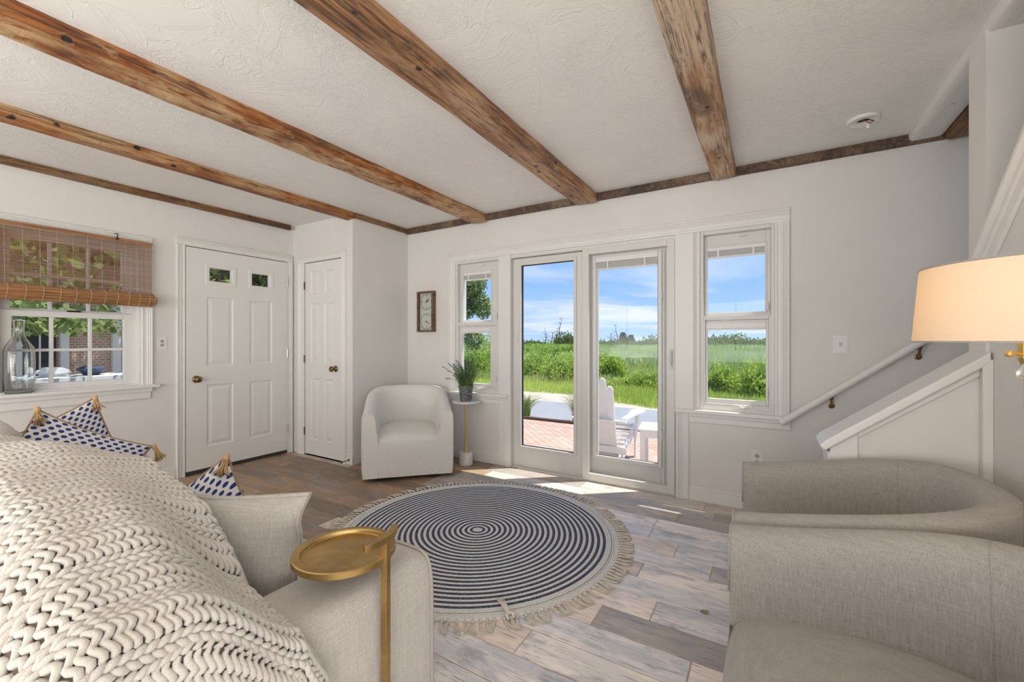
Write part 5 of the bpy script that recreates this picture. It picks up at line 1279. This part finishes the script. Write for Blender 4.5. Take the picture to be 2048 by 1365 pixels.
M['tree_leaf'] = leafmat('tree_leaf', (0.12, 0.18, 0.08), (0.46, 0.52, 0.24))
def wedge(n, y0, y1, pw=1.0):
    # points over the visible wedge of ground, denser near the house
    y = y0 + (y1 - y0) * rs.random(n) ** pw; x = -0.95 * y + (0.10 * y + 1.5 + 0.95 * y) * rs.random(n); return x, y
def grass(name, n, y0, y1, h0, h1, w, mat, pw, label, cat, dens=None):
    x, y = wedge(n, y0, y1, pw)
    if dens is not None:
        k = dens(x, y) > rs.random(n); x, y = x[k], y[k]; n = len(x)
    z = np.array([marsh_z(a, b) for a, b in zip(x, y)]) - 0.02
    H = rs.uniform(h0, h1, n) * (0.75 + 0.35 * np.sin(x * 0.9 + 1.3 * np.sin(y * 0.7)) ** 2); a = rs.uniform(0, 6.28, n); le = rs.uniform(0.05, 0.5, n)
    D = np.stack([np.cos(a) * le * H + 0.12 * H, np.sin(a) * le * H, H], 1)
    Wv = unit(np.stack([np.sin(a) + .3 * rs.standard_normal(n), -np.cos(a), np.zeros(n)], 1)) * (w * (0.6 + 0.8 * rs.random(n)) * (1 + y / 40))[:, None]
    t = np.clip(0.5 + 0.28 * np.sin(x * .55 + 2 * np.sin(y * .31)) + 0.25 * rs.standard_normal(n), 0, 1)
    o = cards(name, np.stack([x, y, z], 1), D, Wv, None, t, M[mat]); tag(o, label, cat, kind='stuff'); return o
grass('verge_grass', 34000, 8.9, 13.0, 0.08, 0.22, 0.006, 'lawn', 1.0, 'yellow-green grass verge along the far side of the road', 'grass', lambda x, y: np.array([1.0 if b > verge(a) + 0.1 * math.sin(7 * a) else 0.0 for a, b in zip(x, y)]))
grass('marsh_grass', 60000, 12.2, 34, 0.10, 0.30, 0.012, 'grass', 1.5, 'tall green marsh grass filling the field beyond the road', 'grass')
grass('reed_bed', 36000, 16, 58, 0.40, 0.72, 0.018, 'reed', 1.2, 'silvery green reeds in the middle distance of the marsh', 'reeds', lambda x, y: np.clip((x / y + 0.42) * 5, 0, 1))
grass('far_thicket', 30000, 30, 62, 0.30, 0.70, 0.05, 'shrub', 1.0, 'low bright green thicket stretching to the horizon', 'bushes', lambda x, y: np.clip(0.9 - (x / y + 0.45) * 4, 0.15, 1))

def shrub_mesh(name, n, R_, H_, leaf, seed, lump=0.25):
    r = np.random.default_rng(seed); a = r.uniform(0, 6.283, n); cz = r.uniform(-0.05, 1, n); ph = np.arccos(np.clip(cz, -1, 1))
    lum = 1 + lump * np.sin(3 * a + seed) * np.sin(4 * ph) + lump * .6 * np.sin(7 * a + 2 * seed) * np.cos(5 * ph)
    rad = lum * r.uniform(0.62, 1.03, n); sp_ = np.sin(ph)
    P = np.stack([np.cos(a) * sp_ * rad * R_, np.sin(a) * sp_ * rad * R_, np.clip(cz * rad * H_, 0.0, None)], 1)
    D = unit(P / np.array([R_, R_, H_]) + 0.7 * r.standard_normal((n, 3)) + np.array([0, 0, .5])) * (leaf * r.uniform(.6, 1.3, n))[:, None]
    Wv = unit(np.cross(D, r.standard_normal((n, 3)))) * (leaf * 0.30)
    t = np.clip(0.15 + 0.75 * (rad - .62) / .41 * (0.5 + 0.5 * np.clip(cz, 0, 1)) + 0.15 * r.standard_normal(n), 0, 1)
    return P, D, Wv, t
def shrub(x, y, R_, H_, label, seed, mat='shrub', n=1700, leaf=0.07, group='shrubs in the marsh', lump=.25, z=None, name='shrub', cat='shrub'):
    P, D, Wv, t = shrub_mesh(name, n, R_, H_, leaf, seed, lump)
    E_ = empty(name, (x, y, marsh_z(x, y) - 0.03 if z is None else z)); tag(E_, label, cat, group)
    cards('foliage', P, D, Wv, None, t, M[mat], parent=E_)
    mb = MB(); rr = random.Random(seed)
    for k in range(6):
        a = rr.uniform(0, 6.28); mb.tube([(0, 0, 0), (math.cos(a) * R_ * .25, math.sin(a) * R_ * .25, H_ * .45), (math.cos(a) * R_ * .5, math.sin(a) * R_ * .5, H_ * .8)], [0.02, 0.014, 0.005], 5)
    mb.build('stem', simple('shrub_stem_%d' % seed, (0.14, 0.10, 0.07), 0.9), E_)
    return E_
def at(px, y):
    """ground point seen along azimuth px at distance line Y=y (world geometry fixed by the house plan)"""
    a = (px - 1024) / 847.0; return y * (-0.5165755 + a * 0.8562416) / (0.8562416 + a * 0.5165755)
SH = [(1072, 13.6, .80, .85, 'round bright shrub at the left of the left patio door view'), (1122, 12.9, .72, .78, 'dense dark green shrub by the road seen through the left patio door'),
      (1092, 16.5, 1.1, .95, 'wide green shrub behind the two by the road'), (1150, 15.0, 1.0, .70, 'shrub seen just behind the frame between the patio doors'),
      (1222, 14.2, .5, .75, 'small round shrub in the grass seen through the right patio door'), (1200, 17.5, 1.2, .7, 'low shrub at the left of the right patio door view'),
      (1290, 12.6, .8, .40, 'low grassy mound beside the sandy verge'), (1444, 12.6, .42, .66, 'bright rounded shrub at the lower left of the right window'),
      (1516, 12.0, .50, .84, 'larger bright shrub at the lower right of the right window'), (1300, 19, 1.1, .7, 'shrub in mid marsh near the right edge of the right patio door'),
      (975, 15, 1.2, .95, 'yellow green shrub behind the lavender window'), (945, 14, 1.0, .7, 'low shrub at the foot of the narrow left window view')]
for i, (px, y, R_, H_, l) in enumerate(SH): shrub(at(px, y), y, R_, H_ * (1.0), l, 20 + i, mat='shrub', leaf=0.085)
shrub(at(960, 24), 24, 2.6, 2.0, 'tall hazy bush beyond the marsh in the lower pane of the narrow left window', 50, mat='reed', n=2500, leaf=.16)
# far dark bushes and conifers on the dune line
FB = [(1060, 58, 3.0, .9), (1130, 56, 1.8, 1.9), (1245, 60, 2.6, 1.0), (1305, 57, 2.6, 1.3), (1345, 60, 3, 1.1), (1430, 55, 3.2, 1.35), (1470, 56, 2.6, 1.55), (1528, 58, 2.2, 1.2), (1222, 62, 3.2, 1.0), (1182, 60, 4, 1.0)]
words = ['far left of the left patio door', 'beside the dead trees', 'left of the little pines', 'right edge of the right patio door', 'behind the right door frame', 'left in the right window', 'centre of the right window', 'beach edge in the right window', 'middle of the right patio door', 'behind the door mullion']
for i, (px, y, R_, H_) in enumerate(FB): shrub(at(px, y), y, R_, H_, 'dark distant bush on the dune line, ' + words[i], 60 + i, mat='dark_leaf', n=900, leaf=0.35, group='distant bushes on the dune line')
def pine(x, y, H_, label, seed):
    r = np.random.default_rng(seed); n = 1500; t = r.random(n) ** .8; lay = np.round(t * 7) / 7; a = r.uniform(0, 6.283, n); w = (1.05 - lay) * H_ * .34 * r.uniform(.2, 1, n)
    P = np.stack([np.cos(a) * w, np.sin(a) * w, (0.2 + .8 * lay) * H_ + r.uniform(-.04, .04, n) * H_], 1); D = np.stack([np.cos(a), np.sin(a), r.uniform(-.3, .4, n)], 1) * 0.35
    E_ = empty('pine_tree', (x, y, 0.4)); tag(E_, label, 'tree', 'small pines on the dune line'); cards('foliage', P, D, unit(np.cross(D, r.standard_normal((n, 3)))) * .09, None, np.clip(r.random(n) * .5, 0, 1), M['dark_leaf'], parent=E_)
    MB().tube([(0, 0, 0), (0, 0, H_)], [0.12, 0.03], 6).build('trunk', M['beam_dark'], E_)
pine(at(1262, 60), 60, 1.5, 'small dark pine right of centre in the right patio door view', 5); pine(at(1246, 61), 61, 1.9, 'taller dark pine in the right patio door view', 6)
pine(at(1142, 62), 62, 1.4, 'dark pine at the right edge of the left patio door', 7)
grey = simple('dead_wood', (0.16, 0.13, 0.12), 0.9)
def snag(px, y, H_, label, seed):
    rr = random.Random(seed); mb = MB(); P_ = [(0.05 * H_ * math.sin(k * 1.1 + seed), 0, H_ * k / 6) for k in range(7)]; mb.tube(P_, [0.10 - 0.013 * k for k in range(7)], 6)
    for k in range(9):
        j = rr.randint(2, 6); b = Vector(P_[j]); s = rr.choice((-1, 1)); l = rr.uniform(.2, .5) * (7.5 - j) * .4
        mb.tube([b, b + Vector((s * l * .5, rr.uniform(-.2, .2), l * .25)), b + Vector((s * l, rr.uniform(-.3, .3), l * .7))], [0.035, 0.025, 0.012], 5)
    o = mb.build('dead_tree', grey); o.location = (at(px, y), y, 0.3); tag(o, label, 'tree', 'bare dead trees on the dune line')
snag(1121, 55, 4.0, 'tallest bare dead tree in the left patio door view', 1); snag(1114, 56, 2.6, 'short bare dead tree beside the tallest one', 2); snag(1104, 57, 2.4, 'forked bare dead tree in the left patio door view', 3)
snag(1091, 58, 2.7, 'slender bare dead tree, leftmost in the left patio door view', 4); snag(1233, 57, 3.0, 'bare dead tree standing left of the pines in the right patio door', 5); snag(1222, 59, 1.9, 'small bare snag in the right patio door view', 6)
# tree beyond the narrow left window
def tree(x, y, z, Rr, Hc, label, seed, n=9000, leaf=0.10, mat='tree_leaf', trunk=3.0, z0=None, cat='tree'):
    r = np.random.default_rng(seed); k = 26; C = np.stack([r.uniform(-1, 1, k) * Rr * .75, r.uniform(-1, 1, k) * Rr * .75, r.uniform(-1, 1, k) * Hc * .8], 1); q = r.integers(0, k, n)
    P = C[q] + unit(r.standard_normal((n, 3))) * (Rr * .36 * r.uniform(.6, 1.0, n))[:, None]
    D = unit(r.standard_normal((n, 3)) + np.array([0, 0, .2])) * (leaf * r.uniform(.6, 1.3, n))[:, None]; Wv = unit(np.cross(D, r.standard_normal((n, 3)))) * leaf * .33
    E_ = empty('leafy_tree', (x, y, z)); tag(E_, label, cat)
    cards('foliage', P, D, Wv, None, np.clip(.35 + .3 * r.standard_normal(n), 0, 1), M[mat], parent=E_)
    mb = MB(); mb.tube([(0, 0, -trunk), (0.05, 0, -trunk * .5), (0, 0, Hc * .4)], [0.14, 0.11, 0.03], 8)
    for c_ in C[:12]: mb.tube([(0, 0, -Hc * .6), tuple(c_ * .5), tuple(c_)], [0.05, 0.03, 0.01], 5)
    mb.build('trunk', M['beam_dark'], E_); return E_
tree(at(915, 13.5), 13.5, 2.75, 1.15, 2.0, 'leafy tree filling the upper part of the narrow left window', 31, trunk=2.9, n=15000)
# ornamental grass clumps at the patio edge
def clump(x, y, H_, n, label, seed, mat='lawn'):
    r = np.random.default_rng(seed); mb = MB(); rr = random.Random(seed)
    for i in range(n):
        a = rr.uniform(0, 6.28); s_ = rr.uniform(.1, 1) * H_ * .75; h = H_ * rr.uniform(.6, 1.05)
        b = Vector((rr.uniform(-.05, .05), rr.uniform(-.05, .05), 0)); pts = [b + Vector((math.cos(a) * s_ * t * t, math.sin(a) * s_ * t * t, h * (t * 1.5 - .62 * t * t) )) for t in (0, .25, .5, .75, 1)]
        mb.tube(pts, [0.003, 0.0035, 0.003, 0.002, 0.0008], 3, cap=False)
    o = mb.build('ornamental_grass', simple('clump_%d' % seed, (0.30, 0.40, 0.10) if mat == 'lawn' else (0.42, 0.44, 0.22), 0.8, cvar=0.3)); o.location = (x, y, GZ); tag(o, label, 'grass')
clump(at(1053, 6.75), 6.75, 0.46, 170, 'upright green grass clump at the left edge of the patio', 1); clump(at(1152, 6.75), 6.75, 0.55, 150, 'arching pale grass clump behind the white garden chair', 2, 'x')

# ------------------------------------------------------------------ garden chair and side table on the patio
wp = simple('white_garden_paint', (0.78, 0.78, 0.79), 0.5)
A_ = empty('adirondack_chair', (-1.56, 4.74, GZ), R(92)); tag(A_, 'white slatted garden armchair seen from behind on the brick patio', 'chair')
# local frame: +x is the direction the sitter faces
def plank(mb, pts, w, t, up=(0, 1, 0)):
    """flat board along pts, width w along up, thickness t"""
    a, b = Vector(pts[0]), Vector(pts[1]); d = (b - a).normalized(); u = Vector(up); u = (u - d * u.dot(d)).normalized(); n = d.cross(u)
    v = []
    for p in (a, b):
        for su, sn in ((-1, -1), (1, -1), (1, 1), (-1, 1)): v.append(p + u * (w / 2 * su) + n * (t / 2 * sn))
    mb.add(v, [(0, 1, 2, 3), (7, 6, 5, 4), (0, 4, 5, 1), (1, 5, 6, 2), (2, 6, 7, 3), (3, 7, 4, 0)]); return mb
for s in (-1, 1):
    mb = MB(); plank(mb, ((0.30, s * .235, 0), (0.30, s * .235, 0.53)), 0.09, 0.022, (1, 0, 0)); mb.build('front_leg', wp, A_, bevel=0.002)
    mb = MB(); plank(mb, ((0.34, s * .212, 0.34), (-0.48, s * .212, 0.045)), 0.11, 0.022, (0, 0, 1)); mb.build('rear_leg', wp, A_, bevel=0.002)
    mb = MB(); poly = [(-.34, -.035), (-.20, -.04), (0.05, -.045), (.20, -.075), (.34, -.08), (.40, -.05), (.41, 0), (.40, .05), (.34, .078), (.20, .07), (.05, .035), (-.34, .02)]
    mb.prism([(x, s * .262 + s * y) for x, y in poly], 'z', 0.53, 0.552); o = mb.build('armrest', wp, A_, bevel=0.002); face_normals_out(o)
    mb = MB(); mb.prism([(0.26, .53), (0.34, .53), (0.30, .42), (.28, .40)], 'y', s * .248, s * .272); mb.build('arm_bracket', wp, A_)
for i in range(8):
    t = i / 7; a = Vector((0.33 - 0.60 * t, 0, 0.375 - 0.205 * t + 0.0)); mb = MB(); plank(mb, (a + Vector((0, -.235, 0)), a + Vector((0, .235, 0))), 0.07, 0.018, (1, 0, -.34)); mb.build('seat_slat', wp, A_)
mb = MB(); plank(mb, ((0.365, -.235, .335), (0.365, .235, .335)), 0.07, 0.018, (0.3, 0, 1)); mb.build('seat_slat', wp, A_)
for i in range(5):
    y0 = -0.148 + 0.074 * i; hgt = (0.86, 0.94, 0.97, 0.94, 0.86)[i]; b = Vector((-0.22, y0 * .82, 0.12)); e = Vector((-0.50, y0 * 1.04, hgt)); mb = MB(); plank(mb, (b, e), 0.071, 0.018, (0, 1, 0))
    d = (e - b).normalized(); n = d.cross(Vector((0, 1, 0))).normalized(); c_ = e; pts = [c_ + Vector((0, .0355 * math.cos(a), 0)) + d * (.05 * math.sin(a)) for a in [k * math.pi / 8 for k in range(9)]]
    mb.add([p + n * .009 for p in pts] + [p - n * .009 for p in pts], [tuple(range(9)), tuple(range(9, 18))[::-1]] + [(k, k + 1, 10 + k, 9 + k) for k in range(8)]); mb.build('back_slat', wp, A_)
mb = MB(); plank(mb, ((-0.40, -.30, .53), (-0.40, .30, .53)), 0.06, 0.022, (1, 0, 0)); mb.build('back_rail', wp, A_); mb = MB(); plank(mb, ((-0.285, -.27, .20), (-0.285, .27, .20)), 0.07, 0.022, (0, 0, 1)); mb.build('back_rail', wp, A_)
G_ = empty('garden_side_table', (-0.93, 4.62, GZ), R(8)); tag(G_, 'small white slatted garden table on the patio beside the garden chair', 'table')
mb = MB(); [mb.box(-.24, .24, -.22 + .088 * i, -.22 + .088 * i + .08, .452, .470) for i in range(5)]; mb.build('table_top', wp, G_, bevel=0.002)
mb = MB(); mb.box(-.21, .21, -.195, -.175, .38, .452); mb.box(-.21, .21, .175, .195, .38, .452); mb.box(-.21, -.19, -.19, .19, .38, .452); mb.box(.19, .21, -.19, .19, .38, .452); mb.build('apron', wp, G_)
for sx in (-1, 1):
    for sy in (-1, 1): MB().box(sx * .195 - .024, sx * .195 + .024, sy * .185 - .012, sy * .185 + .012, 0, .452).build('leg', wp, G_)
E_ = G_

# ------------------------------------------------------------------ outside, street side (left window and entry door)
plane('side_ground', -22, XB - 0.16, -8, 14, GZ - 0.05, simple('pale_side_deck', (0.52, 0.50, 0.50), 0.9))
g = G('cedar_shingles'); co = g.coord(); s_ = g.n('ShaderNodeSeparateXYZ', {0: co}); cv = g.n('ShaderNodeCombineXYZ', {0: s_.outputs[1], 1: s_.outputs[2], 2: 0.0})
bk = g.n('ShaderNodeTexBrick', {'Vector': cv.outputs[0], 'Scale': 1.0, 'Mortar Size': 0.006, 'Brick Width': 0.055, 'Row Height': 0.032, 'Color1': (0.58, 0.38, 0.28, 1), 'Color2': (0.45, 0.27, 0.19, 1), 'Mortar': (0.75, 0.58, 0.48, 1)})
shg = g.fin(bk.outputs[0], 0.9, normal=g.bump(bk.outputs['Fac'], -0.01))
NB = empty('neighbour_house', (-7.3, 1.5, GZ)); tag(NB, 'brown shingled neighbouring house with white trim seen through the left window', 'house'); T = Matrix.Translation(-NB.location)
mb = MB().box(-9.5, -7.2, -2, 6, GZ, 2.6); mb.xf(T).build('wall', shg, NB)
mb = MB()
for y0, y1 in ((1.53, 1.60), (1.995, 2.075), (2.165, 2.205), (1.18, 1.24), (0.0, 0.08), (2.9, 3.0)): mb.box(-7.2, -7.14, y0, y1, GZ, 1.9)
mb.box(-7.2, -7.12, -2, 6, 1.42, 1.52); mb.xf(T).build('corner_trim', M['trim'], NB)
mb = MB().box(-7.199, -7.185, 1.24, 1.50, 0.72, 1.42).box(-7.199, -7.185, 0.2, 1.0, 0.72, 1.42); mb.xf(T).build('window_glass', simple('dark_window', (0.03, 0.03, 0.035), 0.15), NB)
mb = MB().box(-7.185, -7.17, 1.36, 1.375, 0.72, 1.42).box(-7.2, -7.16, 1.22, 1.52, 0.68, 0.72); mb.xf(T).build('window_frame', M['trim'], NB)
mb = MB().prism([(-9.8, 2.55), (-6.8, 2.55), (-8.3, 3.6)], 'y', -2.2, 6.2); mb.xf(T).build('roof', simple('roof_shingle', (0.14, 0.13, 0.13), 0.9), NB)
# porch railing with two post caps close to the window
PR = empty('deck_railing', (-5.9, 1.2, GZ)); tag(PR, 'white deck railing with square post caps outside the left window', 'railing'); T = Matrix.Translation(-PR.location)
mb = MB().box(-6.35, -5.75, 0.2, 2.4, 0.80, 0.835); mb.xf(T).build('top_board', wp, PR)
mb = MB().box(-6.3, -6.24, 0.2, 2.4, 0.55, 0.6); [mb.box(-6.28, -6.26, 0.3 + .12 * k, 0.32 + .12 * k, GZ, .8) for k in range(17)]; mb.xf(T).build('baluster_panel', wp, PR)
def cap(y, x, m, n):
    mb = MB(); mb.box(x - .07, x + .07, y - .07, y + .07, GZ, 0.865); mb.prism([(y - .11, .865), (y + .11, .865), (y + .11, .89), (y + .05, .925), (y - .05, .925), (y - .11, .89)], 'x', x - .10, x + .10); mb.xf(T).build(n, m, PR, bevel=.004)
cap(1.25, -6.1, wp, 'post')
BW = MB(); BW.lathe([(0, .837), (.07, .835), (.10, .875), (.135, .890), (.135, .905), (.09, .925), (.05, .93), (0, .935)], 24); o = BW.build('covered_bowl', simple('slate_blue_cover', (0.05, 0.07, 0.13), 0.6)); o.location = (-6.05, 1.52, 0.0); o.scale = (.85, .85, 1); tag(o, 'dark blue covered bowl on the white deck ledge outside the left window', 'bowl'); smooth_angle(o, 40)
# vine and trees shading that side
def leafmass(name, x0, x1, y0, y1, zf, n, leaf, mat, label, seed, cat='vine', clus=40):
    r = np.random.default_rng(seed); C = np.stack([r.uniform(x0, x1, clus), r.uniform(y0, y1, clus), np.zeros(clus)], 1); C[:, 2] = [zf(c[1], r) for c in C]
    q = r.integers(0, clus, n); P = C[q] + r.standard_normal((n, 3)) * np.array([.10, .10, .055]) * (leaf / .07)
    D = unit(r.standard_normal((n, 3)) + np.array([0, 0, -.4])) * (leaf * r.uniform(.6, 1.2, n))[:, None]; Wv = unit(np.cross(D, r.standard_normal((n, 3)))) * leaf * .42
    o = cards(name, P, D, Wv, None, np.clip(.3 + .3 * r.standard_normal(n), 0, 1), M[mat]); tag(o, label, cat); return o
leafmass('climbing_vine', -5.6, -5.1, 0.5, 1.75, lambda y, r: 1.335 + 0.10 * r.random() , 700, .065, 'tree_leaf', 'green leafy vine hanging across the top of the lower left window view', 8, clus=34)
tree(-7.4, 1.6, 2.75, 1.9, 1.15, 'green tree behind the reed blind shading the neighbouring house', 41, n=5000, leaf=.13, trunk=2.9)
tree(-7.0, 4.4, 2.6, 1.5, 1.3, 'dark leafy tree seen through the small panes of the entry door', 42, n=12000, leaf=.13, mat='dark_leaf', trunk=2.8)
